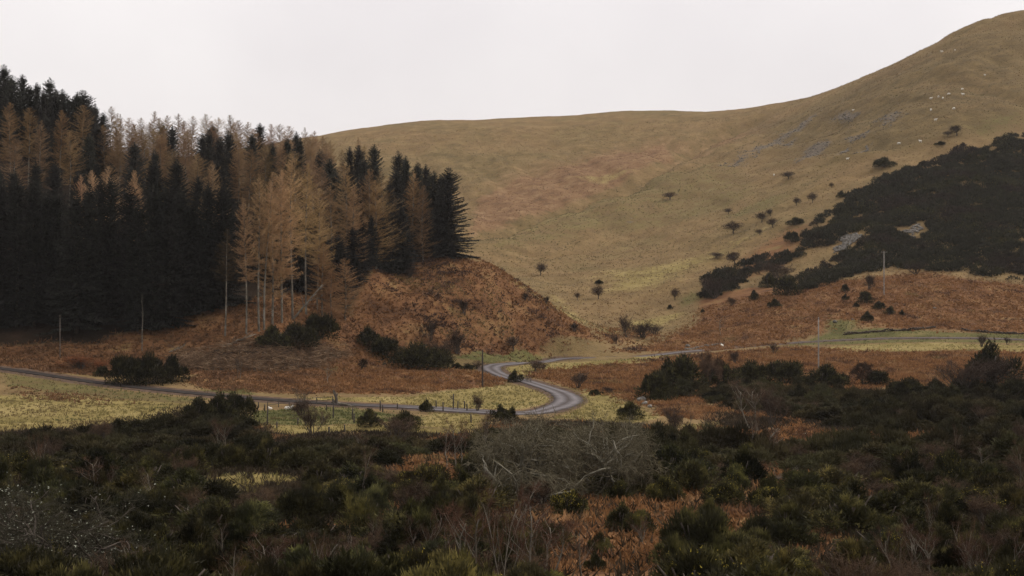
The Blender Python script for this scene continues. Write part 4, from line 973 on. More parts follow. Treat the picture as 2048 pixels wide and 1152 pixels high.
DK = [ (1983, 766, 92, 82, 2, 'big dark round bush over the right end of the thicket', 0.5),  # dark evergreen bushes one can tell apart
 (1030, 764, 27, 24, 2, 'round dark bush beside the wooden rails at the bend', 0.6), (853, 824, 26, 26, 2, 'small dark bush in the roadside fence gap', 0.7), (1000, 840, 34, 32, 2, 'dark young bush at the road edge, left of a pair', 0.6), (1018, 842, 30, 28, 3, 'dark young bush at the road edge, right of a pair', 0.6), (1262, 838, 48, 36, 0, 'dark bush beside the pale bank right of the bend', 0.9),
 (1193, 790, 26, 12, 4, 'low dark bush just right of the road bend', 0.7), (740, 852, 44, 36, 0, 'dark bush at the lower corner of the paddock', 0.9), (808, 860, 62, 40, 4, 'brownish dark bush right of the paddock corner', 0.75), (832, 737, 118, 52, 4, 'widest dark bush by the far road at the knoll foot', 0.55), (770, 712, 70, 38, 1, 'dark bush left of the widest one at the knoll foot', 0.55), (880, 735, 46, 30, 1, 'dark bush right of the widest one at the knoll foot', 0.6), (735, 692, 50, 40, 2, 'dark bush under the short rusty larch', 0.55),
 (915, 737, 22, 12, 4, 'low bush beside the roadside pole, left of a pair', 0.6), (934, 741, 28, 14, 4, 'low bush beside the roadside pole, right of a pair', 0.6), (588, 692, 86, 46, 4, 'dark bush under the tallest orange larch', 0.5), (545, 694, 60, 44, 0, 'dark bush with yellow green top under the bowed larch', 0.8), (640, 676, 60, 50, 1, 'dark bush right of the leaning dead trunk', 0.5),
 (252, 768, 66, 58, 1, 'black bush left of the dark roadside hedge', 0.4), (300, 768, 76, 62, 4, 'black bush in the middle of the dark roadside hedge', 0.38), (345, 763, 54, 54, 0, 'black bush at the right of the dark roadside hedge', 0.42), (205, 752, 30, 20, 1, 'small dark bush left of the roadside hedge', 0.5),
 (395, 842, 66, 48, 0, 'tall dark gorse beside the track, left one', 0.55), (440, 838, 70, 54, 2, 'tall dark gorse beside the track, middle one', 0.55), (478, 836, 60, 50, 3, 'tall dark gorse beside the track, right one', 0.6),
 (1770, 334, 40, 20, 4, 'lone dark gorse on the open grass above the gorse slope', 0.6), (1590, 450, 32, 16, 4, 'gorse clump on the slope below the trio of hawthorns', 0.6), (1584, 484, 26, 22, 1, 'round gorse left of the main hillside gorse edge', 0.6), (1682, 395, 18, 14, 0, 'small gorse at the top left edge of the hillside gorse', 0.6), (1880, 290, 20, 8, 4, 'thin low gorse under the wind-bent hawthorn', 0.6),
 (1731, 606, 28, 24, 1, 'gorse in bracken left of the hillside pole', 0.6), (1734, 642, 22, 20, 0, 'gorse at the top of the green verge', 0.6), (1778, 628, 20, 16, 3, 'gorse just below the hillside pole', 0.6), (1804, 630, 10, 11, 0, 'tiny gorse right of the hillside pole', 0.6), (1690, 583, 14, 15, 1, 'little gorse in the bracken, upper of two', 0.6), (1691, 600, 13, 13, 2, 'little gorse in the bracken, lower of two', 0.6), (1757, 618, 24, 16, 4, 'gorse left of the one below the hillside pole', 0.6),
 (1550, 615, 26, 18, 0, 'gorse alone on the bracken bank under the hillside gorse', 0.6), (1575, 590, 48, 40, 1, 'dark gorse block under the main hillside gorse', 0.6), (1537, 575, 34, 30, 0, 'dark gorse left of the block under the hillside gorse', 0.6), (1510, 600, 20, 20, 3, 'little gorse low on the bracken bank', 0.6), (1712, 614, 12, 10, 0, 'tiny gorse at the left of the bracken group', 0.6), (1755, 770, 50, 30, 1, 'dark gorse standing forward on the right bracken bank', 0.5),
 (1365, 778, 90, 70, 3, 'tallest gorse at the left end of the right thicket', 0.75), (1312, 800, 66, 58, 1, 'gorse at the left corner of the right thicket', 0.7), (1440, 770, 80, 50, 0, 'gorse on the top edge of the right thicket, second from left', 0.7), (1500, 766, 76, 46, 4, 'gorse on the top edge of the right thicket, middle one', 0.7), (1570, 768, 80, 48, 1, 'gorse on the top edge of the right thicket, below the thin pole', 0.7), (1650, 776, 80, 48, 0, 'gorse right of the thin pole on the thicket edge', 0.65),
 (1870, 785, 40, 30, 2, 'little gorse knob on the right thicket skyline', 0.5), (1820, 795, 90, 40, 4, 'low gorse at the right thicket skyline', 0.5), (2030, 800, 60, 40, 1, 'gorse at the far right end of the thicket skyline', 0.5), (1405, 625, 8, 8, 0, 'tiny bush at the foot of the green patch', 0.6), (1340, 618, 10, 9, 1, 'tiny dark bush below the green patch', 0.6), (1198, 568, 16, 9, 4, 'small dark bush above the gully hawthorn', 0.5)]
for px, py, w, h, k, lab, tn_ in DK:
    bush_at(GORSE, 'gorse_bush', 'bush', px, py, w, h, lab, None, (tn_, tn_, tn_), GN, k)
o = bush_at(SHRUB, 'bare_shrub', 'shrub', 160, 738, 66, 30, 'rusty orange shrub beside the left end of the track', None, (2.2, 1.3, 0.8), k=1)
o = bush_at(SHRUB, 'bare_shrub', 'shrub', 205, 742, 40, 24, 'rusty orange shrub against the dark roadside hedge', None, (2.4, 1.35, 0.8), k=2)
# ------------------------------------------------------------------ the thicket on the near slope
MARKS = [(1140, 890, 'the big lichened willow'), (110, 1060, 'the lichen spotted hawthorn'), (905, 890, 'the pale twin birches'), (1535, 890, 'the leaning dead birch'), (1650, 880, 'the broken hurdle'),
         (1660, 905, 'the tumbled stone wall'), (1545, 1110, 'the forked white birch'), (1330, 1040, 'the bracken clearing'), (490, 970, 'the pale grass patch'), (435, 830, 'the tall trackside gorse'), (1962, 925, 'the thin white birch'),
         (1570, 960, 'the fallen dead branch'), (1810, 1090, 'the pale stemmed birch clump'), (670, 830, 'the jagged stump'), (1515, 840, 'the willow wands'), (1390, 730, 'the bare willow in the right thicket'),
         (980, 1050, 'the reddish birch clump'), (40, 880, 'the pale field'), (1900, 800, 'the right thicket skyline'), (250, 1000, 'the dim left slope'), (740, 1060, 'the shaded middle slope')]
used = {}
def relabel(o, px, py, adj, noun, k_extra=''):
    best = min(MARKS, key=lambda m: math.hypot(m[0] - px, (m[1] - py) * 1.6))
    dx, dy = px - best[0], (py - best[1]) * 1.6
    if abs(dx) > abs(dy): side = 'left of' if dx < 0 else 'right of'
    else: side = 'behind' if dy < 0 else 'in front of'
    key = (adj, noun, side, best[2]); used.setdefault(key, []).append((math.hypot(dx, dy), o))
def flush_labels():
    for (adj, noun, side, mk), L in used.items():
        L.sort(key=lambda q: q[0])
        for k, (_, o) in enumerate(L):
            o['label'] = f'{adj} {noun} {side} {mk}' + ('' if len(L) == 1 else f', {ORD[k]} to it')

FLOWERS = [(1140, 1032, 62, 50, 2, 'gorse with bright yellow heads left of the bracken clearing'), (1325, 1002, 54, 50, 0, 'roundest yellow flowering gorse at the back of the bracken clearing'), (1278, 1066, 66, 48, 1, 'flowering gorse in the middle of the bracken clearing'), (1450, 1010, 78, 50, 0, 'yellow tipped gorse right of the bracken clearing'),
           (1530, 1018, 66, 46, 2, 'yellow flowering gorse below the fallen dead branch'), (1390, 935, 60, 40, 1, 'yellow tipped gorse behind the round flowering one'), (1500, 925, 60, 40, 1, 'faintly flowering gorse left of the fallen dead branch'), (1660, 1010, 60, 44, 0, 'flowering gorse on the right slope under the stone wall'), (1780, 985, 46, 30, 2, 'small gorse with a yellow crest right of the stone wall'),
           (625, 992, 46, 36, 1, 'faintly yellow gorse in front of the pale grass patch'), (680, 995, 60, 40, 0, 'yellow flecked gorse right of the pale grass patch'), (1000, 945, 40, 34, 0, 'gorse with one yellow sprig left of the willow'), (1770, 1030, 76, 50, 1, 'yellow flecked gorse on the right slope beside a bracken strip'), (1690, 1120, 60, 40, 1, 'flowering gorse low on the right slope'),
           (1860, 1010, 50, 34, 0, 'pale tipped gorse at the end of the bracken strip'), (1350, 1000, 40, 34, 1, 'yellow green gorse touching the roundest flowering one'), (1240, 1000, 60, 40, 1, 'yellow green gorse left of the roundest flowering one')]
for px, py, w_, h_, k, lab in FLOWERS:
    bush_at(GORSE_FL, 'gorse_bush', 'bush', px, py, w_, h_, lab, 'flowering gorse on the near slope', (1, 1, 0.95), GN, k)
CLEARG = [(1245, 1060, 60, 56, 2, 'dark gorse at the left of the bracken clearing'), (1400, 1118, 130, 104, 1, 'largest dark gorse in front of the bracken clearing'), (1345, 1130, 80, 66, 4, 'dark gorse left of the largest one in front of the clearing'), (1420, 1050, 60, 56, 2, 'upright gorse standing in the bracken clearing'), (1515, 1096, 70, 66, 1, 'dark gorse at the right edge of the bracken clearing'),
          (1110, 1090, 70, 48, 3, 'sprawling gorse on the left arm of the bracken clearing'), (1200, 1106, 46, 44, 2, 'thin dark gorse alone in the bracken, left part'), (1190, 1140, 40, 36, 0, 'low gorse under the thin dark one in the bracken'), (1300, 985, 70, 44, 4, 'dark gorse along the back of the bracken clearing'), (1215, 985, 60, 38, 1, 'dark gorse at the back left of the bracken clearing'), (1580, 1060, 80, 60, 0, 'broad gorse right of the bracken clearing')]
for px, py, w_, h_, k, lab in CLEARG:
    bush_at(GORSE, 'gorse_bush', 'bush', px, py, w_, h_, lab, 'gorse around the bracken clearing', (0.95, 0.95, 0.9), GN, k)

THICK = [(-420, 900), (0, 888), (110, 884), (200, 866), (370, 844), (500, 855), (540, 896), (700, 894), (840, 892), (950, 896), (1000, 882), (1060, 884), (1280, 880), (1320, 890), (1420, 885), (1500, 890), (1560, 905), (1700, 900), (1680, 860), (1600, 835), (1540, 840),
         (1440, 808), (1310, 806), (1300, 786), (1330, 770), (1480, 756), (1640, 758), (1700, 790), (1760, 800), (1840, 782), (2110, 782), (2480, 770), (2480, 1240), (-420, 1240)]
HOLES = [[(380, 945), (600, 942), (650, 965), (600, 1012), (380, 1012)], [(1050, 1035), (1130, 990), (1340, 985), (1520, 985), (1560, 1050), (1480, 1080), (1385, 1120), (1350, 1250), (1080, 1250)], [(990, 910), (1290, 892), (1300, 975), (1000, 1005)], [(1530, 860), (1600, 838), (1680, 870), (1690, 905), (1530, 905)],
         [(1480, 930), (1640, 950), (1640, 985), (1500, 985)], [(1560, 1095), (1740, 1085), (1760, 1140), (1580, 1160)], [(1310, 808), (1440, 815), (1430, 850), (1320, 845)], [(960, 1010), (1060, 1010), (1040, 1060), (960, 1060)]]
def in_poly(P, x, y):
    c = False
    for k in range(len(P)):
        (ax, ay), (bx, by) = P[k], P[(k + 1) % len(P)]
        if (ay > y) != (by > y) and x < ax + (y - ay) * (bx - ax) / (by - ay): c = not c
    return c
rs = np.random.default_rng(77)
cand = []
while len(cand) < 12500:
    px, py = rs.uniform(-420, 2480), rs.uniform(756, 1240)
    if in_poly(THICK, px, py) and not any(in_poly(h, px, py) for h in HOLES): cand.append((px, py))
kept = []; KP = np.zeros((0, 2))
for px, py in cand:
    x, y, z = at(px, py)
    if y > 265: continue
    if clearing(x, y) > 0.24 + rs.normal(0, 0.03): continue
    q = np.array([x, y * 0.42])
    rmin = (2.35 + 0.45 * pnoise(x * 0.05, y * 0.05, 5)) * (0.72 + 0.28 * min(1, max(0, (y - 60) / 60)))
    if len(KP) and ((KP - q) ** 2).sum(1).min() < rmin ** 2: continue
    KP = np.vstack([KP, q]); kept.append((px, py, x, y, z))
kept.sort(key=lambda k: k[3])
indiv = 0; rest = []
scrub_n = 0
for px, py, x, y, z in kept:
    ns = 0.68 + 0.32 * min(1, max(0, (y - 60) / 60))
    dim = float(pnoise(x * 0.035 + 3, y * 0.03, 8))
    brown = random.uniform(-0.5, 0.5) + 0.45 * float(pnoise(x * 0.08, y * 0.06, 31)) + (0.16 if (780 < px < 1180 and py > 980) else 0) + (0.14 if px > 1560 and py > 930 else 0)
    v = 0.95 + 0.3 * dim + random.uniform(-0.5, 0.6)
    if px < 480: v *= 0.68  # bushes toward the left darkened: a vignette painted into their tint
    if px > 1700: v *= 0.7  # same painted vignette for bushes toward the right
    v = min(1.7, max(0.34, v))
    if -70 < px < 2120 and brown > 0.47 and scrub_n < 110 and y < 215:
        scrub_n += 1
        tn_ = random.uniform(0.6, 1.15)
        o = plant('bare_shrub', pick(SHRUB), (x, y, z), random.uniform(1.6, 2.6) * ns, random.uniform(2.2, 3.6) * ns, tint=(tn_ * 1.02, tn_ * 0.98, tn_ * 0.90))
        tag(o, 'x', 'shrub', 'twiggy scrub on the near slope')
        relabel(o, px, py, 'reddish brown' if tn_ > 0.88 else 'dull brown', 'leafless shrub')
    elif indiv < 215 and -70 < px < 2120:
        indiv += 1
        h = random.choice((random.uniform(1.3, 1.9), random.uniform(1.8, 2.6), random.uniform(2.2, 3.2))) * ns; wd = random.choice((random.uniform(1.9, 2.9), random.uniform(2.8, 4.2), random.uniform(3.8, 5.6))) * ns
        fl = random.random() < (0.16 if px > 600 else 0.04)
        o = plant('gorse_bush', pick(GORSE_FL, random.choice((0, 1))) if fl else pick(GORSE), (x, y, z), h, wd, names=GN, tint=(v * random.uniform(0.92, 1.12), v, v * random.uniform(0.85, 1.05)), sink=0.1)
        tag(o, 'x', 'bush', 'gorse thicket on the near slope')
        relabel(o, px, py, 'yellow flecked' if fl else ('low spreading' if h < 1.85 * ns else ('tall dark' if h > 2.2 * ns else 'dark rounded')), 'gorse bush')
    else:
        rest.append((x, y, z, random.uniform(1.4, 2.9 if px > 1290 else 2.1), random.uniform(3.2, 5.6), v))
nw = 0
for px, py, x, y, z in kept[3::14]:
    if y > 190 or nw >= 24 or not -60 < px < 2110: continue
    nw += 1; tn_ = random.uniform(0.6, 1.2)
    o = plant('bare_sapling', pick(BIRCH), (x + random.uniform(-1, 1), y + random.uniform(-1, 1), z - 0.1), random.uniform(2.6, 4.6) * (0.62 if y < 90 else 1), random.uniform(1.2, 2.4) * (0.62 if y < 90 else 1), tint=(tn_ * 1.1, tn_ * 0.95, tn_ * 0.85))
    tag(o, 'x', 'sapling', 'bare saplings rising from the thicket'); relabel(o, px, py, 'pale stemmed' if tn_ > 0.95 else 'thin dark', 'bare sapling')
flush_labels()

# big lichened willow: two sprawling trees
M['willow_bark'] = leaf_mat('willow_bark', (0.10, 0.090, 0.066), (0.18, 0.165, 0.125), (0.30, 0.28, 0.22), 1.0, 0.0)
WIL = bare(501, 5.2, 5, 0.14, 0.58, -0.14, 0.38, (8, 7, 5), 0.7, 8, (0.2, 0.55), 0.02, ('willow_bark', 'lichen'), 0.25)
WIL2 = bare(502, 5.0, 5, 0.13, 0.6, -0.22, 0.38, (8, 7, 5), 0.72, 8, (0.2, 0.55), 0.02, ('willow_bark', 'lichen'), 0.25)
o = bush_at([WIL], 'willow_tree', 'willow tree', 1080, 1004, 240, 182, 'sprawling grey bare willow, left of a tangled pair on the near slope', None, (0.62, 0.57, 0.49), k=0)
o = bush_at([WIL2], 'willow_tree', 'willow tree', 1205, 988, 240, 165, 'sprawling grey bare willow, right of a tangled pair on the near slope', None, (0.58, 0.53, 0.45), k=0)
LH = bare(511, 5.5, 4, 0.12, 0.6, 0.02, 0.32, (8, 7, 5), 0.66, 9, (0.2, 0.5), 0.012, ('bark_dark', 'lichen'), 0.25, specks=420)
p = (px3(110, 1200, 54)[0], 54.0, float(hgt(px3(110, 1200, 54)[0], 54.0))); o = plant('hawthorn_tree', LH, p, 3.9, 6.6, 1.0, tint=(0.2, 0.19, 0.16)); tag(o, 'dark hawthorn speckled with white lichen at the foot of the slope', 'hawthorn tree', 'lichen spotted hawthorns')
p = (px3(-20, 1200, 58)[0], 58.0, float(hgt(px3(-20, 1200, 58)[0], 58.0))); o = plant('hawthorn_tree', LH, p, 4.0, 5.5, 3.1, tint=(0.2, 0.19, 0.16)); tag(o, 'lichen speckled hawthorn cut by the photo edge, left of the other', 'hawthorn tree', 'lichen spotted hawthorns')
BI = [  # near birches
 (893, 935, 44, 92, 0, 'slim white birch, left of the pale twins', 1.0), (918, 945, 60, 110, 1, 'forking pale birch, right of the pale twins', 1.0), (965, 1012, 40, 80, 3, 'pale birch stem rising from reddish scrub above the middle', 0.9),
 (1545, 1152, 60, 60, 1, 'forked white birch low on the slope under the bracken', 0.8), (1962, 940, 50, 62, 0, 'thin white birch in the dark right thicket', 0.6), (1795, 1165, 90, 120, 2, 'pale stemmed birch of the right clump, left one', 0.8), (1830, 1160, 80, 130, 3, 'pale stemmed birch of the right clump, middle one', 0.8), (1865, 1165, 90, 125, 1, 'pale stemmed birch of the right clump, right one', 0.8),
 (880, 1165, 70, 160, 3, 'leaning birch at the left of the reddish clump', 0.9), (940, 1180, 120, 200, 1, 'reddish twigged birch in the middle of the reddish clump', 1.0), (1005, 1190, 120, 230, 2, 'tallest reddish birch of the middle clump', 1.0), (1060, 1170, 110, 180, 0, 'reddish birch right of the tallest one', 1.0), (845, 1130, 90, 120, 2, 'dim birch behind the leaning one', 0.8),
 (1090, 1150, 100, 120, 1, 'reddish birch at the left of the bracken clearing', 1.0), (1020, 1110, 110, 150, 3, 'thin birch behind the tallest reddish one', 0.95), (640, 1170, 90, 110, 2, 'grey birch low in the shaded middle slope', 0.7), (520, 1180, 110, 110, 1, 'arching pale birch at the foot of the middle slope', 0.8), (575, 1180, 90, 120, 2, 'arching birch right of the pale arching one', 0.75),
 (1960, 1170, 90, 110, 2, 'reddish birch scrub at the right foot of the slope', 0.7), (1920, 1160, 90, 100, 1, 'dim birch left of the reddish right foot scrub', 0.7), (2015, 1165, 80, 110, 3, 'dim birch at the right edge of the slope foot', 0.6), (1290, 1090, 60, 60, 2, 'grey twiggy birch leaning over the flowering gorse', 0.9), (1040, 980, 40, 60, 0, 'thin stem under the left side of the willow', 1.0),
 (1160, 1165, 60, 130, 0, 'slim pale birch in front of the bracken clearing', 0.9), (700, 1150, 60, 90, 3, 'slim dark birch right of the grey one on the middle slope', 0.6), (210, 985, 60, 60, 2, 'bare grey sapling above the lichen spotted hawthorn', 0.8)]
for px, py, w_, h_, k, lab, tn_ in BI:
    o = bush_at(BIRCH, 'birch_tree', 'birch tree', px, py, w_, h_, lab, None, (tn_ * 1.15, tn_ * 0.9, tn_ * 0.85), k=k)

# dead wood
def dead_tree(seed, foot, tip, r0, label, name='dead_tree', cat='dead tree', twigs_=60, nb=9, sp=0.28):
    global rng
    rng = np.random.default_rng(seed)
    a = np.array(foot, float); b_ = np.array(tip, float); d = b_ - a; L = np.linalg.norm(d)
    g = G(); s = np.linspace(0, 1, 7); pts = a + d * s[:, None] + rng.normal(0, 0.012 * L, (7, 3)) * np.sin(s * 3.14)[:, None]
    g.tube(pts - a, r0 * np.linspace(1, 0.3, 7), 6)
    g2 = G()
    for k in range(nb):
        f = rng.uniform(0.35, 0.95); p = a + d * f - a; e = unit(d / L * 0.8 + rng.normal(0, 0.5, 3)) * L * sp * rng.uniform(0.5, 1.2)
        g2.tube([p, p + e * 0.5 + rng.normal(0, 0.05, 3), p + e], [r0 * 0.4, r0 * 0.25, 0.008], 3)
        m = twigs_ // 9; u = rng.uniform(0.2, 1, m)[:, None]
        g2.blades(p + e * u, unit(e + rng.normal(0, 0.4 * np.linalg.norm(e), (m, 3))) * rng.uniform(0.2, 0.6, (m, 1)), np.full(m, 0.02))
    e_ = bpy.data.objects.new(name, None); COL.objects.link(e_); e_.location = foot
    add('trunk', g.mesh('dead_trunk', M['bark_pale'], True), e_); add('branch', g2.mesh('dead_branches', M['bark_pale']), e_)
    return tag(e_, label, cat)
def ray_pt(px, py, D): return np.array(px3(px, py, D))
p = at(1518, 905); dead_tree(61, p, ray_pt(1556, 856, p[1] + 1), 0.12, 'leaning dead birch with a pale bare stem above the bracken')
p = at(1535, 905); dead_tree(62, p, ray_pt(1560, 880, p[1] + 0.5), 0.07, 'shorter dead stem beside the leaning dead birch')
p = at(1515, 968); dead_tree(63, p, ray_pt(1590, 948, p[1] - 0.5), 0.10, 'fallen dead branch lying grey across the bracken', 'fallen_branch', 'fallen branch', 140)
p = at(585, 640); dead_tree(64, p, ray_pt(645, 569, p[1] + 3), 0.26, 'dead trunk leaning steeply against the orange larches', twigs_=30)
p = at(440, 695); dead_tree(65, p, ray_pt(512, 668, p[1] + 4), 0.28, 'grey log lying aslant on the brash heap', 'fallen_log', 'log', 30)
p = at(598, 692); dead_tree(66, p, ray_pt(622, 684, p[1] + 1), 0.22, 'short pale log poking out of the brash at the right', 'fallen_log', 'log', 9)
p = at(338, 705); dead_tree(67, p, ray_pt(370, 690, p[1] + 1), 0.20, 'short pale log at the left end of the brash', 'fallen_log', 'log', 9)
p = at(284, 702); dead_tree(68, p, ray_pt(284, 588, p[1]), 0.13, 'thin grey dead stem upright in front of the black wood', twigs_=9, nb=5, sp=0.05)
p = at(1655, 1115); dead_tree(69, p, ray_pt(1668, 1095, p[1]), 0.06, 'little bleached stub in bracken at the slope foot', twigs_=9)
# jagged stump and its fallen length
p = at(672, 808); g = G(); rng = np.random.default_rng(5)
g.tube([(0, 0, -0.2), (0.05, 0, 0.9), (-0.12, 0, 1.5), (-0.3, 0, 2.0), (-0.36, 0, 2.35)], [0.42, 0.22, 0.24, 0.17, 0.04], 7)
g.tube([(0.05, 0, 1.2), (0.22, 0, 1.6), (0.2, 0, 1.9)], [0.12, 0.09, 0.02], 5)
g.tube([(-0.2, 0.1, 0.5), (-0.7, 0, 0.2), (-1.1, 0.1, -0.1)], [0.2, 0.16, 0.1], 5)
st = bpy.data.objects.new('tree_stump', None); COL.objects.link(st); st.location = p
add('stump', g.mesh('stump', M['bark_dark'], True), st)
g = G(); g.tube([(-0.30, -0.10, 1.7), (-0.40, -0.1, 2.1), (-0.40, -0.08, 2.4)], [0.16, 0.13, 0.03], 5); add('broken_top', g.mesh('broken_top', M['bark_pale'], True), st)
tag(st, 'jagged broken stump with a pale splintered top at the paddock edge', 'tree stump')
p = at(690, 812); dead_tree(70, (p[0] - 1.2, p[1], p[2] + 0.5), (p[0] + 1.2, p[1] - 0.6, p[2] + 0.1), 0.22, 'short dark log lying at the foot of the jagged stump', 'fallen_log', 'log', 9)
# uprooted root plate on the bracken slope
p = at(722, 741)
# ------------------------------------------------------------------ poles, fences, walls, stones, sheep
def pole(px, foot, top, label, arm=0.0, r=0.14, mat='wood', tilt=0.0, depth=None):
    p = at(px, foot) if depth is None else (px3(px, foot, depth)); h = (foot - top) * p[1] / F
    e = bpy.data.objects.new('utility_pole', None); COL.objects.link(e); e.location = p
    g = G(); g.tube([(0, 0, -0.8), (0, 0, h * 0.5), (tilt, 0, h)], [r, r * 0.85, r * 0.65], 8)
    add('post', g.mesh('pole_post', M[mat], True), e)
    g = G()
    if arm:
        g.box((0, -0.14, h - 0.35), (arm, 0.10, 0.12)); add('crossarm', g.mesh('crossarm', M[mat]), e)
        for sx in (-0.9, 0, 0.9):
            q = G(); q.tube([(sx * arm / 2, -0.14, h - 0.29), (sx * arm / 2, -0.14, h - 0.12), (sx * arm / 2, -0.14, h - 0.05)], [0.05, 0.06, 0.02], 6); add('insulator', q.mesh('insulator', M['stone'], True), e)
    else:
        g.box((0, -0.12, h - 0.25), (0.12, 0.1, 0.5)); add('bracket', g.mesh('bracket', M[mat]), e)
    return tag(e, label, 'utility pole', 'poles along the valley')
M['pole_dark'] = leaf_mat('pole_tarred', (0.030, 0.024, 0.020), (0.045, 0.036, 0.03), (0.07, 0.058, 0.05), 2.0, 0, False)
M['pole_grey'] = leaf_mat('pole_grey', (0.15, 0.135, 0.12), (0.21, 0.19, 0.17), (0.27, 0.25, 0.22), 2.0, 0, False)
pole(965, 774, 699, 'dark wooden pole standing beside the road bend', r=0.20, mat='pole_dark')
pole(1768, 590, 502, 'grey pole with a crossarm on the bracken hillside', 1.9, 0.19, 'pole_grey')
pole(1637, 738, 634, 'thin pale pole behind the right thicket', r=0.17, mat='pole_grey')
pole(120, 716, 630, 'grey pole against the black wood by the track', r=0.11, mat='wood')

def post(px, foot, top, label, lean=0.0):
    p = at(px, foot); h = max(0.9, 1.12 * (foot - top) * p[1] / F)
    g = G(); g.tube([(0, 0, -0.4), (lean * 0.5, 0, h * 0.55), (lean, 0.02, h)], [0.12, 0.11, 0.10], 6)
    o = add('fence_post', g.mesh('fence_post', M['post_wood'], True)); o.location = p
    return tag(o, label, 'fence post', 'old fence posts around the paddock')
M['post_wood'] = leaf_mat('post_wood', (0.028, 0.022, 0.018), (0.05, 0.042, 0.035), (0.09, 0.078, 0.066), 2.5, 0, False)
ZX, ZY, ZSC = 480, 720, 3.938
ROW = [('near row of the paddock', [(25, 475, 540), (290, 505, 540), (700, 535, 590), (825, 520, 565)]), ('left corner of the paddock', [(85, 385, 440), (115, 350, 405), (145, 345, 375), (195, 355, 405), (215, 385, 515)]),
       ('middle of the paddock', [(455, 475, 510), (505, 360, 430), (660, 445, 490), (680, 350, 400), (735, 325, 460), (885, 390, 470), (898, 430, 495)]), ('roadside line right of the paddock', [(1105, 330, 400), (1125, 360, 410), (1240, 345, 385), (1600, 340, 405), (1680, 280, 390), (1715, 330, 390), (1770, 330, 388), (1788, 350, 405), (1820, 435, 495), (1545, 325, 380)])]
for phrase, L in ROW:
    L = sorted(L)
    for k, (zx, zt, zb_) in enumerate(L):
        pos = 'leftmost' if k == 0 else ('rightmost' if k == len(L) - 1 else f'{NTH[k]} from the left')
        hh = 'tall ' if zb_ - zt > 80 else ('short ' if zb_ - zt < 45 else '')
        post(ZX + zx / ZSC, ZY + zb_ / ZSC, ZY + zt / ZSC, f'{hh}dark wooden post in the {phrase}, {pos}', random.uniform(-0.06, 0.06))
# post and rail fence above the paddock
def rail_fence(feet, hgt_m, rails, label, name='rail_fence', mat='post_wood', spacing=2.4, r=0.07):
    W_ = np.array([at(a, b_)[:2] for a, b_ in feet]); P = catmull(W_, spacing)
    e = bpy.data.objects.new(name, None); COL.objects.link(e); o0 = (P[0][0], P[0][1], float(hgt(*P[0]))); e.location = o0
    pr = []
    for x, y in P:
        z = float(hgt(x, y)); g = G(); ln = random.uniform(-0.05, 0.05)
        g.tube([(0, 0, -0.3), (ln, 0, hgt_m)], [r * 1.2, r], 6); q = add('post', g.mesh('rail_post', M[mat], True), e, (x - o0[0], y - o0[1], z - o0[2])); pr.append((x - o0[0], y - o0[1], z - o0[2]))
    for f in rails:
        g = G()
        pts = np.array(pr) + [0, -r * 1.1, hgt_m * f]; pts[:, 2] += [random.uniform(-0.05, 0.05) for _ in pts]
        g.tube(pts, np.full(len(pts), r * 0.62), 5); add('rail', g.mesh('fence_rail', M[mat], True), e)
    return tag(e, label, 'fence')
rail_fence([(535, 817), (600, 811), (665, 806)], 1.15, (0.5, 0.92), 'sagging post and rail fence along the top of the green paddock')
rail_fence([(1046, 761), (1062, 765)], 1.1, (0.35, 0.65, 0.95), 'short weathered rail fence beside the round bush at the road bend', mat='wood', spacing=1.6, r=0.08)
# broken hurdle
p = at(1640, 885); e = bpy.data.objects.new('hurdle', None); COL.objects.link(e); e.location = p
rng = np.random.default_rng(9)
for k in range(10):
    g = G(); x = -1.0 + k * 0.24; g.tube([(x, 0, -0.1), (x + 0.12 + 0.05 * k / 3, -0.05, 0.75 + rng.uniform(-0.2, 0.15))], [0.03, 0.022], 4); add('stake', g.mesh('stake', M['bark_pale'], True), e)
g = G(); g.tube([(-1.2, 0.05, 0.62), (0.2, 0.0, 0.66), (1.6, 0.05, 0.5)], [0.03, 0.03, 0.02], 4); add('top_rail', g.mesh('top_rail', M['bark_pale'], True), e)
tag(e, 'broken hurdle of grey stakes leaning in the bracken', 'hurdle')

def stone_blob(seed, s=(1, 1, 0.7), n=2):
    global rng
    rng = np.random.default_rng(seed)
    import bmesh
    bm = bmesh.new(); bmesh.ops.create_icosphere(bm, subdivisions=n, radius=0.5)
    V = np.array([v.co[:] for v in bm.verts]); T = np.array([[v.index for v in f.verts] for f in bm.faces]); bm.free()
    o_ = rng.uniform(0, 9, 3)
    k = 1 + 0.28 * pnoise(V[:, 0] * 2.2 + o_[0], V[:, 1] * 2.2 + V[:, 2] * 1.7 + o_[1], seed)
    for _ in range(4):                                        # flat broken faces
        nn = unit(rng.normal(size=3)); d = V @ nn; lim = 0.33
        V = V - np.maximum(d - lim, 0)[:, None] * nn
    return V * k[:, None] * np.array(s), T
BLOB = [stone_blob(700 + k, n=1) for k in range(7)]
def stones(name, P, S_, mat, label=None, cat=None, kind=None, origin=None):
    g = G(); r2 = np.random.default_rng(len(P)); o0 = np.array(origin if origin is not None else P[0], float)
    for q, s_ in zip(P, S_):
        V, T = BLOB[r2.integers(0, 7)]; a = r2.uniform(0, 6.28); c_, n_ = math.cos(a), math.sin(a)
        sc = s_ * r2.uniform(0.7, 1.3, 3) * [1, 1, 0.75]
        X = V * sc; X = np.stack([X[:, 0] * c_ - X[:, 1] * n_, X[:, 0] * n_ + X[:, 1] * c_, X[:, 2]], 1)
        g.raw(X + np.asarray(q) - o0, T)
    o = add(name, g.mesh(name, mat)); o.location = o0
    return tag(o, label, cat, None, kind)
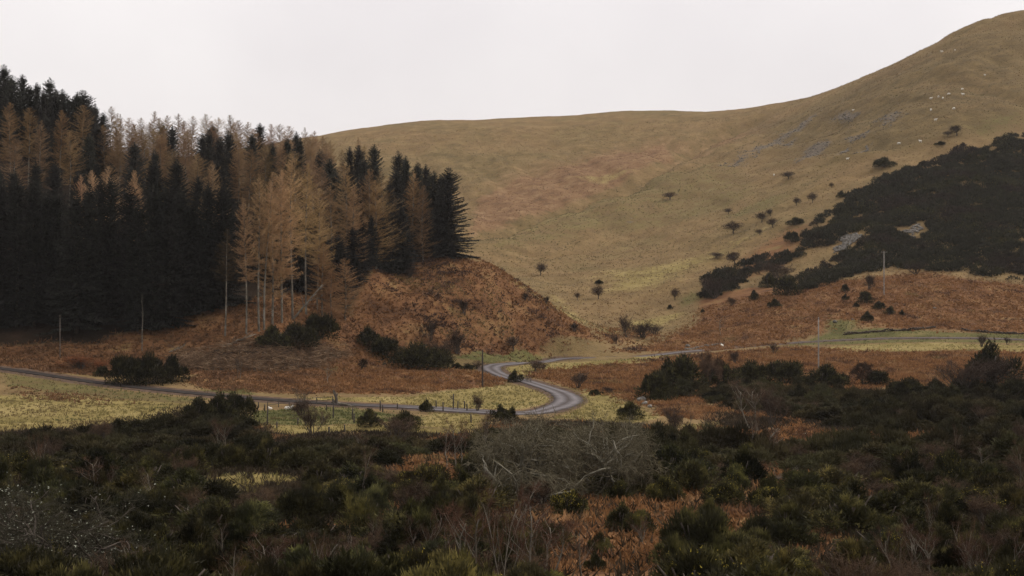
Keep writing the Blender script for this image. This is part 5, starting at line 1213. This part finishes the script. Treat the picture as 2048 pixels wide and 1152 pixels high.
def scatter_px(poly, n, seed):
    P = to_world(poly); r2 = np.random.default_rng(seed); o_ = []
    while len(o_) < n:
        x = r2.uniform(P[:, 0].min(), P[:, 0].max()); y = r2.uniform(P[:, 1].min(), P[:, 1].max())
        if in_poly([tuple(q) for q in P], x + 2.5 * float(pnoise(x * 0.2, y * 0.2, 3)), y + 6 * float(pnoise(x * 0.12, y * 0.12, 8))) and pnoise(x * 0.16, y * 0.09, 12) > -0.35: o_.append((x, y, float(hgt(x, y))))
    return o_, r2
for poly, n, seed, lab in [([(1645, 508), (1680, 486), (1725, 462), (1735, 470), (1700, 492), (1665, 515)], 300, 3, 'tongue of pale grey scree in the hillside gorse'), ([(1790, 462), (1815, 458), (1850, 445), (1852, 462), (1828, 476)], 90, 4, 'patch of pale boulders high in the hillside gorse')]:
    P, r2 = scatter_px(poly, n, seed)
    stones('scree', [(a, b_, c_ + 0.35) for a, b_, c_ in P], r2.uniform(0.5, 1.7, n), M['stone'], lab, kind='stuff')
scr = []
for poly, soft, wgt in SCREE[:9]:
    P, r2 = scatter_px(poly, 70, 8); scr += P
M['stone_dark'] = leaf_mat('dark_stone', (0.07, 0.06, 0.05), (0.125, 0.11, 0.092), (0.22, 0.20, 0.172), 0.8, 0, False)
stones('scree', [(a, b_, c_ + 0.15) for a, b_, c_ in scr], np.random.default_rng(2).uniform(0.5, 1.5, len(scr)), M['stone_dark'], 'grey scree scattered down the right hillside', kind='stuff')
def wall_line(feet, hgt_m, n_per_m, label, seed, mat, size=(0.3, 0.55), gaps=0.0):
    W_ = np.array([at(a, b_)[:2] for a, b_ in feet]); L = catmull(W_, 0.25); r2 = np.random.default_rng(seed); P = []; S_ = []
    for x, y in L:
        hh = hgt_m * (0.7 + 0.5 * pnoise(x * 0.4, y * 0.4, seed))
        if gaps and pnoise(x * 0.15, y * 0.15, seed + 4) < -gaps: hh *= 0.3
        for _ in range(n_per_m):
            P.append((x + r2.normal(0, 0.14), y + r2.normal(0, 0.14), float(hgt(x, y)) + r2.uniform(0, hh))); S_.append(r2.uniform(*size))
    return stones('stone_wall', P, S_, mat, label, 'stone wall')
wall_line([(1570, 906), (1660, 908), (1760, 906)], 0.75, 3, 'tumbled drystone wall with white stones in the right thicket', 31, M['stone_dark'])
M['earth'] = leaf_mat('dark_earth', (0.03, 0.022, 0.016), (0.05, 0.038, 0.028), (0.08, 0.06, 0.045), 1.0, 0, False)  # for the dark earth banks, heaped up with the wall builder
wall_line([(1690, 670), (1760, 664), (1830, 660), (1870, 656)], 0.8, 3, 'low dark earth bank above the green verge', 32, M['earth'], (0.5, 0.9))
wall_line([(1925, 660), (1985, 666), (2075, 667)], 0.7, 3, 'low dark earth bank at the right end of the verge', 33, M['earth'], (0.5, 0.9))
wall_line([(1370, 700), (1405, 694), (1448, 688)], 0.5, 1, 'ruined line of boulders where the road fades into bracken', 34, M['stone_dark'], (0.5, 0.95))
for px, py, s_, lab in [(1375, 694, 1.5, 'grey boulder at the left end of the ruined line'), (1443, 692, 1.0, 'small white stone at the right end of the ruined line'), (1283, 803, 1.6, 'pale boulder at the edge of the stream gully'), (1290, 810, 1.2, 'smaller pale stone under the gully boulder'), (1300, 815, 0.9, 'flat grey stone below the gully boulders'),
                        (1348, 838, 0.8, 'pale stone by the bracken pocket'), (1670, 645, 1.4, 'pale stone in the green patch below the bracken bank'), (1705, 640, 0.9, 'flat pale stone right of the green patch'), (1870, 618, 1.2, 'pale stone in the bracken on the right bank'),
                        (1644, 905, 0.55, 'whitest stone on the tumbled wall, left one'), (1668, 903, 0.5, 'whitest stone on the tumbled wall, right one'), (1632, 904, 0.35, 'small white stone at the left of the tumbled wall'), (1608, 869, 0.4, 'white stone at the left of the broken hurdle'), (1535, 920, 1.3, 'grey boulder half hidden under the leaning dead birch'), (1030, 943, 0.7, 'pale stone under the left of the willow')]:
    p = at(px, py); V, T = stone_blob(sum(map(ord, lab)) % 97 + px, (s_, s_ * 0.8, s_ * 0.7), 2); g = G(); g.raw(V, T)
    o = add('boulder', g.mesh('boulder', M['wool'] if 'white' in lab else M['stone'], False)); o.location = (p[0], p[1], p[2] + s_ * 0.2); tag(o, lab, 'boulder')

def sheep_mesh(seed, graze=True):
    """one continuous body: barrel, neck lowered to graze, legs, tail"""
    global rng
    rng = np.random.default_rng(seed)
    g = G()
    x = np.array([-0.58, -0.55, -0.42, -0.15, 0.15, 0.38, 0.5, 0.60, 0.70, 0.80, 0.90, 0.93])
    z = np.array([0.68, 0.68, 0.67, 0.64, 0.64, 0.66, 0.66, 0.56, 0.42, 0.28, 0.17, 0.14]) if graze else np.array([0.68, 0.68, 0.67, 0.64, 0.64, 0.68, 0.74, 0.86, 0.96, 1.0, 0.97, 0.94])
    r = np.array([0.02, 0.16, 0.27, 0.31, 0.31, 0.28, 0.22, 0.16, 0.13, 0.11, 0.075, 0.02])
    g.tube(np.stack([x, 0 * x, z], 1), r, 10)
    for lx, ly in ((0.34, 0.13), (0.34, -0.13), (-0.38, 0.14), (-0.38, -0.14)):
        k = -0.05 if lx < 0 else 0.02
        g.tube([(lx, ly, 0.55), (lx + k, ly, 0.30), (lx - k * 0.4, ly, 0.14), (lx, ly, 0.0)], [0.10, 0.055, 0.04, 0.045], 6)
    for ly in (0.09, -0.09):
        hx, hz = (0.80, 0.36) if graze else (0.74, 1.06)
        g.tube([(hx, ly, hz), (hx - 0.02, ly * 2.2, hz + 0.02)], [0.045, 0.012], 4)
    g.tube([(-0.56, 0, 0.74), (-0.64, 0, 0.62), (-0.64, 0, 0.48)], [0.05, 0.05, 0.03], 5)
    return g.mesh('sheep', M['wool'], True)
SH = [sheep_mesh(1), sheep_mesh(2, False)]
for px, py, lab in [(1862, 199, 'white sheep leftmost of the upper flock'), (1877, 195, 'white sheep second from left in the upper flock'), (1886, 198, 'white sheep third from left in the upper flock, lowest'), (1898, 190, 'white sheep near the middle of the upper flock'), (1925, 180, 'highest white sheep of the upper flock'), (1926, 191, 'white sheep rightmost of the upper flock'),
                    (1862, 222, 'white sheep below the left of the upper flock'), (1908, 219, 'white sheep below the middle of the upper flock'), (1871, 242, 'white sheep alone above the wind-bent hawthorn'), (1841, 285, 'white sheep between the lone gorse and the wind-bent hawthorn'), (1798, 289, 'white sheep up the slope from the lone gorse'), (1695, 320, 'white sheep below the scree patches'),
                    (1706, 222, 'white sheep at the top of the scree'), (1970, 152, 'white sheep higher than the flock on the brow'), (1884, 105, 'pale sheep near the skyline, left of two'), (1910, 102, 'pale sheep near the skyline, right of two'), (1548, 352, 'tiny pale sheep left of the flat topped hawthorn')]:
    p = at(px, py); s_ = random.uniform(1.0, 1.2)
    o = add('sheep', pick(SH), None, p, random.uniform(0, 6.28), (s_, s_, s_)); tag(o, lab, 'sheep', 'sheep grazing the high hillside')
for px, py, lab in [(577, 819, 'white sheep lying in the green paddock'), (541, 818, 'small pale lamb at the left of the paddock')]:
    p = at(px, py); o = add('sheep', SH[1], None, (p[0], p[1], p[2] - 0.3), 0.4 if px > 550 else 2.4, (1.0, 1.0, 0.9) if px > 550 else (0.6, 0.6, 0.6)); tag(o, lab, 'sheep')
# ------------------------------------------------------------------ ground cover nobody could count
COVER = 0.72
def soup(name, P, D, W, mat, label, col=None):
    g = G(); g.blades(P, D, W)
    at_ = None
    if col is not None:
        at_ = {'tuft': ('FLOAT_COLOR', np.repeat(np.hstack([np.clip(col * COVER, 0.005, 0.8), np.ones((len(col), 1))]), 3, 0))}
    o = add(name, g.mesh(name, mat, attrs=at_)); return tag(o, label, None, None, 'stuff')
def mixn(a, b_, f): return a + (np.asarray(b_) - a) * np.clip(f, 0, 1)[:, None]
def band(v, lo, hi): return sstep(lo, hi, v)
def ground_pts(n, ymin, ymax, seed, power=1.0):
    """points over the visible ground, thinning with distance"""
    r2 = np.random.default_rng(seed)
    y = (r2.uniform(ymin ** power, ymax ** power, n)) ** (1 / power)
    x = r2.uniform(-0.47, 0.50, n) * (y + 6)
    return x, y, r2
# dead bracken: every tuft a few broken fronds
x, y, r2 = ground_pts(400000, 62, 470, 21, 0.9)
w_ = np.maximum(fB(x, y), 0.9 * ((x > 50) & (x < 75) & (fR(x, y) < 3) & (y > 340))) * np.clip(1 - fP(x, y) * 0.6 - fG(x, y) * 0.8, 0, 1)
w_ = w_ * (0.75 + 0.6 * fbm(x, y, 9, 2, 55)) * (fR(x, y) > np.where((x > 49) & (x < 77) & (y > 340), -1, np.where(x > 52, 1.2, 2.4)) + 0.9 * r2.random(len(x)))
k = r2.random(len(x)) < w_ * np.clip(y / 200, 0.55, 1.3)
x, y = x[k], y[k]; nT = len(x); K = 4
z = hgt(x, y)
sz = (0.42 + 0.20 * r2.random(nT)) * (0.75 + 0.5 * np.clip(y / 300, 0, 1)) * (1 + 0.5 * fbm(x, y, 6, 2, 77))
P = np.repeat(np.stack([x, y, z], 1), K, 0) + r2.normal(0, 0.16, (nT * K, 3)) * [1, 1, 0.1]; P[:, 2] -= 0.05
d = r2.normal(0, 0.75, (nT * K, 3)); d[:, 2] = np.abs(d[:, 2]) * 0.75 + 0.22
s = np.repeat(sz, K) * r2.uniform(0.6, 1.3, nT * K)
tx, ty = P[:, 0], P[:, 1]
cb = np.tile([0.295, 0.148, 0.062], (len(P), 1))
cb = mixn(cb, [0.38, 0.225, 0.108], band(fbm(tx, ty, 11, 3, 101), 0.1, 0.5) * 0.8)
cb = mixn(cb, [0.125, 0.064, 0.038], band(fbm(tx, ty * 0.8, 6.5, 3, 102), 0.08, 0.42) * 0.85)
kn_ = np.exp(-(((tx + 8) / 34.0) ** 2 + ((ty - 352) / 24.0) ** 2))
cb = mixn(cb, [0.185, 0.086, 0.042], kn_ * 0.85)
cb = mixn(cb, [0.255, 0.185, 0.080], band(fbm(tx, ty, 13, 3, 103) + 0.55 * kn_, 0.35, 0.7) * 0.8)
cb = mixn(cb, [0.085, 0.045, 0.030], band(fbm(tx, ty * 0.7, 7, 3, 104) + 0.12, 0.22, 0.42) * band(kn_, 0.25, 0.6))
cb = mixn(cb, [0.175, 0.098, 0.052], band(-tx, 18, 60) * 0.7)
cb *= 0.92 * np.repeat(r2.uniform(0.7, 1.3, nT), K)[:, None]
M['bracken_cover'] = soup_mat('bracken_cover', 0.9)
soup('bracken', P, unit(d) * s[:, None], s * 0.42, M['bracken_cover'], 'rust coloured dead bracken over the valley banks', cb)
# dark heathery clumps on the knoll face
kx = r2.uniform(-60, 45, 2600); ky = r2.uniform(326, 386, 2600)
kk = (fB(kx, ky) > 0.5) & (fbm(kx, ky * 0.7, 12, 3, 104) + 0.16 * r2.normal(size=2600) > 0.2) & (fR(kx, ky) > 6); kx, ky = kx[kk], ky[kk]; n_ = len(kx); Kk = 26
u_ = unit(r2.normal(size=(n_ * Kk, 3))); u_[:, 2] = np.abs(u_[:, 2])
rr_ = np.repeat(r2.uniform(0.5, 1.5, n_), Kk)[:, None]
soup('heather', np.repeat(np.stack([kx, ky, hgt(kx, ky)], 1), Kk, 0) + u_ * rr_ * [1, 1, 0.7], unit(u_ + [0, 0, 0.4]) * 0.45, np.full(n_ * Kk, 0.2), leaf_mat('dark_heather', (0.032, 0.020, 0.016), (0.058, 0.036, 0.028), (0.11, 0.07, 0.048), 0.6, 0.1, False), 'dark clumps of heather over the bracken knoll')
# grass tussocks on the pale fields and verges
M['grass'] = leaf_mat('pale_grass', (0.13, 0.108, 0.042), (0.265, 0.222, 0.088), (0.37, 0.31, 0.14), 0.3, 0.3, False)
M['grass_green'] = leaf_mat('green_grass', (0.055, 0.068, 0.022), (0.088, 0.104, 0.034), (0.165, 0.155, 0.062), 0.5, 0.3, False)
x, y, r2 = ground_pts(315000, 62, 470, 22, 0.9)
wp = fP(x, y); wg = fG(x, y)
k = (r2.random(len(x)) < np.maximum(wp, wg) * 0.75 * (0.6 + 0.8 * fbm(x, y, 6, 2, 3))) & (fR(x, y) > np.where(x < -14, 1.1, 1.9) + 1.0 * r2.random(len(x)))
x, y, wp, wg = x[k], y[k], wp[k], wg[k]
M['field_grass'] = soup_mat('field_grass', 0.5, 0.3, 0.7, 1.3)
z = hgt(x, y); K = 4
for nm, sel, mt, lab in (('grass', wp >= wg, 'grass', 'pale winter grass on the field and roadside'), ('turf', wp < wg, 'grass_green', 'short green grass of the paddock and verges')):
    n_ = int(sel.sum()); P = np.repeat(np.stack([x[sel], y[sel], z[sel]], 1), K, 0) + r2.normal(0, 0.14, (n_ * K, 3)) * [1, 1, 0.1]
    d = r2.normal(0, 0.5, (n_ * K, 3)); d[:, 2] = np.abs(d[:, 2]) + 0.5; s = r2.uniform(0.16, 0.42, n_ * K)
    tx, ty = P[:, 0], P[:, 1]
    c_ = np.tile([0.258, 0.214, 0.082] if nm == 'grass' else [0.128, 0.138, 0.052], (len(P), 1))
    c_ = mixn(c_, [0.35, 0.295, 0.130], band(fbm(tx, ty, 9, 3, 131), 0.15, 0.55) * 0.6)
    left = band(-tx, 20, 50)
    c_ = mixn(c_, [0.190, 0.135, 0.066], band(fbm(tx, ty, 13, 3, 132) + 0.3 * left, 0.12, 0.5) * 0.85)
    c_ = mixn(c_, [0.135, 0.145, 0.052], band(fbm(tx, ty, 10, 3, 133), 0.15, 0.45) * 0.7)
    c_ = c_ * np.repeat(r2.uniform(0.8, 1.2, n_), K)[:, None]
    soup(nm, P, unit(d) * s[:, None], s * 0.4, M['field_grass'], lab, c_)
# tussocks and dark heather tufts on the open hill
M['tussock'] = leaf_mat('hill_tussock', (0.13, 0.10, 0.048), (0.24, 0.18, 0.088), (0.38, 0.30, 0.16), 0.08, 0.2, False)
M['rushes'] = leaf_mat('dark_rushes', (0.06, 0.045, 0.028), (0.095, 0.072, 0.04), (0.14, 0.11, 0.06), 0.1, 0.1, False)
x, y, r2 = ground_pts(205000, 390, 1010, 23, 1.3)
k = (fW(x, y) < 0.3) & (fB(x, y) < 0.6) & (x > -200) & (Field(ZS)(x, y) + 0.3 * r2.normal(size=len(x)) < 0.45) & (r2.random(len(x)) < 0.5); x, y = x[k], y[k]; z = hgt(x, y)
dark = (fbm(x, y, 45, 3, 61) + r2.normal(0, 0.28, len(x))) > 0.55
M['tussock'] = soup_mat('tussock_cover', 0.12, 0.2, 0.78, 1.22); M['rushes'] = soup_mat('rush_cover', 0.3, 0.1, 0.7, 1.3)
FTK = Field(TRK)
FZR, FZG, FZP, FZD = Field(ZR), Field(ZG), Field(ZP), Field(ZD)
for nm, sel, mt, lab in (('tussock_grass', ~dark, 'tussock', 'tawny tussock grass over the open hillsides'), ('rushes', dark, 'rushes', 'dark rush and heather tufts on the open hillsides')):
    n_ = int(sel.sum()); K = 3; P = np.repeat(np.stack([x[sel], y[sel], z[sel]], 1), K, 0) + r2.normal(0, 0.3, (n_ * K, 3)) * [1, 1, 0.05]
    d = r2.normal(0, 0.55, (n_ * K, 3)); d[:, 2] = np.abs(d[:, 2]) + 0.35; s = r2.uniform(0.35, 0.7, n_ * K) * (0.85 if nm == 'rushes' else 1)
    tx, ty = P[:, 0], P[:, 1]
    c_ = np.tile([0.274, 0.185, 0.090], (len(P), 1))
    c_ = mixn(c_, [0.290, 0.182, 0.094], band(fbm(tx, ty, 120, 3, 111), -0.05, 0.3))
    c_ = mixn(c_, [0.190, 0.152, 0.076], band(fbm(tx, ty, 90, 3, 112), 0.02, 0.3))
    c_ = mixn(c_, [0.36, 0.285, 0.165], band(fbm(tx, ty, 28, 3, 113), 0.15, 0.5) * 0.8)
    c_ = mixn(c_, [0.165, 0.122, 0.062], FZD(tx, ty) * (0.75 + 0.6 * fbm(tx, ty, 50, 3, 117)))
    c_ = mixn(c_, [0.245, 0.138, 0.080], FZR(tx, ty) * (0.8 + 0.8 * fbm(tx, ty, 30, 3, 114)))
    c_ = mixn(c_, [0.160, 0.158, 0.072], FZG(tx, ty) * (0.8 + 0.8 * fbm(tx, ty, 20, 3, 115)))
    c_ = mixn(c_, [0.37, 0.285, 0.155], FZP(tx, ty) * (0.7 + 0.8 * fbm(tx, ty, 12, 3, 116)))
    if nm == 'rushes': c_ = c_ * 0.36
    tk_ = FTK(tx, ty)
    c_ = mixn(c_, [0.150, 0.135, 0.062], band(np.abs(tk_), 0.35, 1.2) * 0.75)
    c_ = c_ * np.repeat(r2.uniform(0.84, 1.16, n_), K)[:, None]
    soup(nm, P, unit(d) * s[:, None], s * 0.5, M[mt], lab, c_)
# undergrowth of the near slope: brown stalks, dead grass and low heath between the bushes
M['heath'] = leaf_mat('slope_heath', (0.018, 0.014, 0.009), (0.034, 0.025, 0.015), (0.085, 0.06, 0.032), 0.4, 0.15, False)
x, y, r2 = ground_pts(182000, 55, 262, 24, 0.8)
k = (r2.random(len(x)) < fL(x, y) * (1 - 0.9 * np.maximum(fB(x, y), fP(x, y)))) & (fR(x, y) > 4); x, y = x[k], y[k]; z = hgt(x, y); n_ = len(x); K = 4
P = np.repeat(np.stack([x, y, z], 1), K, 0) + r2.normal(0, 0.2, (n_ * K, 3)) * [1, 1, 0.1]
d = r2.normal(0, 0.6, (n_ * K, 3)); d[:, 2] = np.abs(d[:, 2]) + 0.5; s = r2.uniform(0.25, 0.75, n_ * K)
soup('undergrowth', P, unit(d) * s[:, None], s * 0.22, M['heath'], 'low brown undergrowth between the gorse bushes')
# gorse past counting: the hillside sheet and the back of the near thicket
HG_POLY = [(1398, 592), (1405, 562), (1440, 545), (1500, 520), (1560, 508), (1600, 478), (1640, 436), (1700, 388), (1780, 352), (1830, 338), (1900, 308), (1980, 282), (2060, 272), (2300, 215), (2420, 560), (2060, 566), (1980, 556), (1930, 545), (1850, 543), (1720, 545), (1640, 575), (1600, 592), (1570, 568), (1650, 530), (1690, 505), (1640, 500), (1560, 530), (1510, 548), (1470, 578), (1420, 600)]
HP = to_world(HG_POLY)
SCR = [to_world(q) for q in ([(1640, 512), (1680, 480), (1730, 456), (1742, 470), (1705, 497), (1665, 520)], [(1785, 462), (1815, 452), (1852, 440), (1858, 462), (1828, 480)])]
r2 = np.random.default_rng(31); n0 = 60000
hx = r2.uniform(HP[:, 0].min(), HP[:, 0].max(), n0); hy = r2.uniform(HP[:, 1].min(), HP[:, 1].max(), n0)
ins = region(HP, hx, hy, 0.5) > 0.5
for q in SCR: ins &= region(q, hx, hy, 0.5) < 0.5
clump = fbm(hx, hy, 17, 3, 90)
edgy = region(HP, hx, hy, 16.0)
ins &= clump > np.where(edgy < 0.85, -0.12, -0.75)
hx, hy, clump = hx[ins][:6500], hy[ins][:6500], clump[ins][:6500]; hz = hgt(hx, hy)
B = []
for a, b_, c_, q in zip(hx, hy, hz, clump): B.append((a, b_, c_, r2.uniform(1.1, 1.8) * (1.25 + 1.2 * q), r2.uniform(1.2, 2.4)))
B = np.array(B); nfar = len(hx)
Ks = np.full(len(B), 120); K = 0; n_ = len(B); ids = np.repeat(np.arange(n_), Ks); nb_ = len(ids); V_ = unit(r2.normal(size=(nb_, 3))); V_[:, 2] = np.abs(V_[:, 2])
Bh = B[ids]; q = r2.uniform(0.3, 1, nb_) ** 0.5 * (0.72 + 0.45 * (pnoise(V_[:, 0] * 2.3 + ids * 3.7, V_[:, 1] * 2.3 + V_[:, 2] * 2, 6) * 0.5 + 0.5))
P = Bh[:, :3] + V_ * np.stack([Bh[:, 4], Bh[:, 4], Bh[:, 3]], 1) * q[:, None]
ln = r2.uniform(0.35, 0.8, nb_) * np.clip(Bh[:, 1] / 450, 0.42, 1.2)
d = unit(V_ * 0.8 + [0, 0, 0.5] + r2.normal(0, 0.4, (nb_, 3)))
M['gorse_far'] = soup_mat('hillside_gorse', 0.7, 0.2, 0.55, 1.6)
cg_ = np.tile([0.062, 0.060, 0.034], (n_, 1)); far_ = np.arange(n_) < nfar
cg_ = mixn(cg_, [0.075, 0.055, 0.040], band(fbm(B[:, 0], B[:, 1], 22, 3, 121), 0.05, 0.4))
cg_ = mixn(cg_, [0.105, 0.098, 0.042], band(fbm(B[:, 0], B[:, 1], 15, 3, 122), 0.12, 0.45) * 0.8)
cg_ = cg_ * r2.uniform(0.75, 1.25, n_)[:, None]; cg_ *= 0.5
# the back of the near thicket joins the same mass, bush by bush
FILL = [gorse(351, 1.7, 1.9, 1900, 10, (0.16, 0.36)), gorse(352, 2.0, 1.8, 2100, 12, (0.16, 0.36)), gorse(353, 1.5, 2.2, 1800, 9, (0.16, 0.36), spire=1), gorse(354, 2.1, 1.7, 2000, 9, (0.16, 0.36))]
gt = G(); gt.blades(P, d * ln[:, None], ln * 0.5); cols = [np.repeat(cg_[ids], 3, 0)]
fv = []
for st_, fo_, _ in FILL:
    c_ = np.empty(len(fo_.vertices) * 3, np.float32); fo_.vertices.foreach_get('co', c_); fv.append((c_.reshape(-1, 3), *dims(fo_)))
for x_, y_, z_, h_, w_, v_ in rest:
    c_, H0, W0 = fv[r2.integers(0, 4)]; a = r2.uniform(0, 6.28); ca, sa = math.cos(a), math.sin(a); k_ = w_ / W0
    X = np.stack([(c_[:, 0] * ca - c_[:, 1] * sa) * k_ + x_, (c_[:, 0] * sa + c_[:, 1] * ca) * k_ + y_, c_[:, 2] * h_ / H0 + z_ - 0.1], 1)
    gt.raw(X, np.arange(len(X)).reshape(-1, 3))
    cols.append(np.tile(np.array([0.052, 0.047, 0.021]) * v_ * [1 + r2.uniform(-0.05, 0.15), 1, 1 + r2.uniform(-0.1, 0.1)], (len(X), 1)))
cols = np.concatenate(cols) * COVER
tag(add('gorse_thicket', gt.mesh('gorse_thicket', M['gorse_far'], attrs={'tuft': ('FLOAT_COLOR', np.hstack([cols, np.ones((len(cols), 1))]))})), 'dark sheet of gorse over the hillside and the far edge of the thicket', None, None, 'stuff')
kf = (V_[:, 2] > 0.2) & (fbm(B[:, 0], B[:, 1], 26, 2, 15)[ids] > 0.22) & (r2.random(nb_) < 0.10) & (Bh[:, 1] > 300)
soup('gorse_blossom', P[kf] + d[kf] * 0.3, unit(r2.normal(size=(int(kf.sum()), 3))) * 0.3, np.full(int(kf.sum()), 0.2), leaf_mat('far_blossom', (0.16, 0.13, 0.025), (0.22, 0.18, 0.03), (0.28, 0.23, 0.04), 1, 0, False), 'faint yellow gorse blossom on the hillside')
# felled branches heaped along the wood edge
r2 = np.random.default_rng(41); BR = to_world([(330, 742), (345, 712), (420, 700), (520, 684), (620, 690), (700, 698), (700, 715), (640, 735), (560, 745), (450, 742)])
bx = r2.uniform(BR[:, 0].min(), BR[:, 0].max(), 16000); by = r2.uniform(BR[:, 1].min(), BR[:, 1].max(), 16000)
ins = (region(BR, bx, by, 1.2) > r2.random(16000)); bx, by = bx[ins], by[ins]
hp = 2.4 * np.clip(0.35 + 1.3 * fbm(bx, by, 6, 3, 71), 0.03, 1.2)
P = np.stack([bx, by, hgt(bx, by) + hp * r2.random(len(bx)) ** 0.6], 1)
d = r2.normal(0, 1, (len(bx), 3)) * [1.3, 0.8, 0.32]; ln = r2.uniform(0.6, 3.2, len(bx))
gb = G(); P0 = P; gb.blades(P0, unit(d) * ln[:, None], r2.uniform(0.05, 0.12, len(P0)))
for k in range(420):                                          # bigger limbs tossed across the heap, some rearing up
    q = P0[r2.integers(0, len(P0))]; L_ = r2.uniform(1.5, 5.5); e = r2.normal(0, 1, 3) * [1.4, 0.7, 0.30]; e = e / np.linalg.norm(e) * L_
    bow = r2.normal(0, 0.12 * L_, 3)
    gb.tube([q, q + e * 0.5 + bow * [1, 1, 0.6] + [0, 0, 0.25], q + e], [r2.uniform(0.05, 0.11), 0.05, 0.02], 4)
M['brash'] = leaf_mat('felled_branches', (0.035, 0.022, 0.014), (0.13, 0.080, 0.046), (0.30, 0.21, 0.13), 0.55, 0.1, False)
tag(add('brash', gb.mesh('brash', M['brash'])), 'heap of felled branches along the foot of the plantation', None, None, 'stuff')

# ------------------------------------------------------------------ added haze volume: lifts the blacks with distance to imitate a matte grade
hz = G(); hz.box((0, 1250, 39), (6060, 5380, 390))
hm = bpy.data.materials.new('black_lift_haze'); hm.use_nodes = True; ht = hm.node_tree; ht.nodes.clear()
ho = N(ht, 'ShaderNodeOutputMaterial'); hv = N(ht, 'ShaderNodeVolumePrincipled')
hv.inputs['Color'].default_value = (0.93, 0.90, 0.90, 1); hv.inputs['Density'].default_value = 0.000045; hv.inputs['Anisotropy'].default_value = 0.2
ht.links.new(hv.outputs['Volume'], ho.inputs['Volume'])
tag(add('haze', hz.mesh('haze', hm)), 'thin added haze lifting the blacks over the valley', None, None, 'stuff')
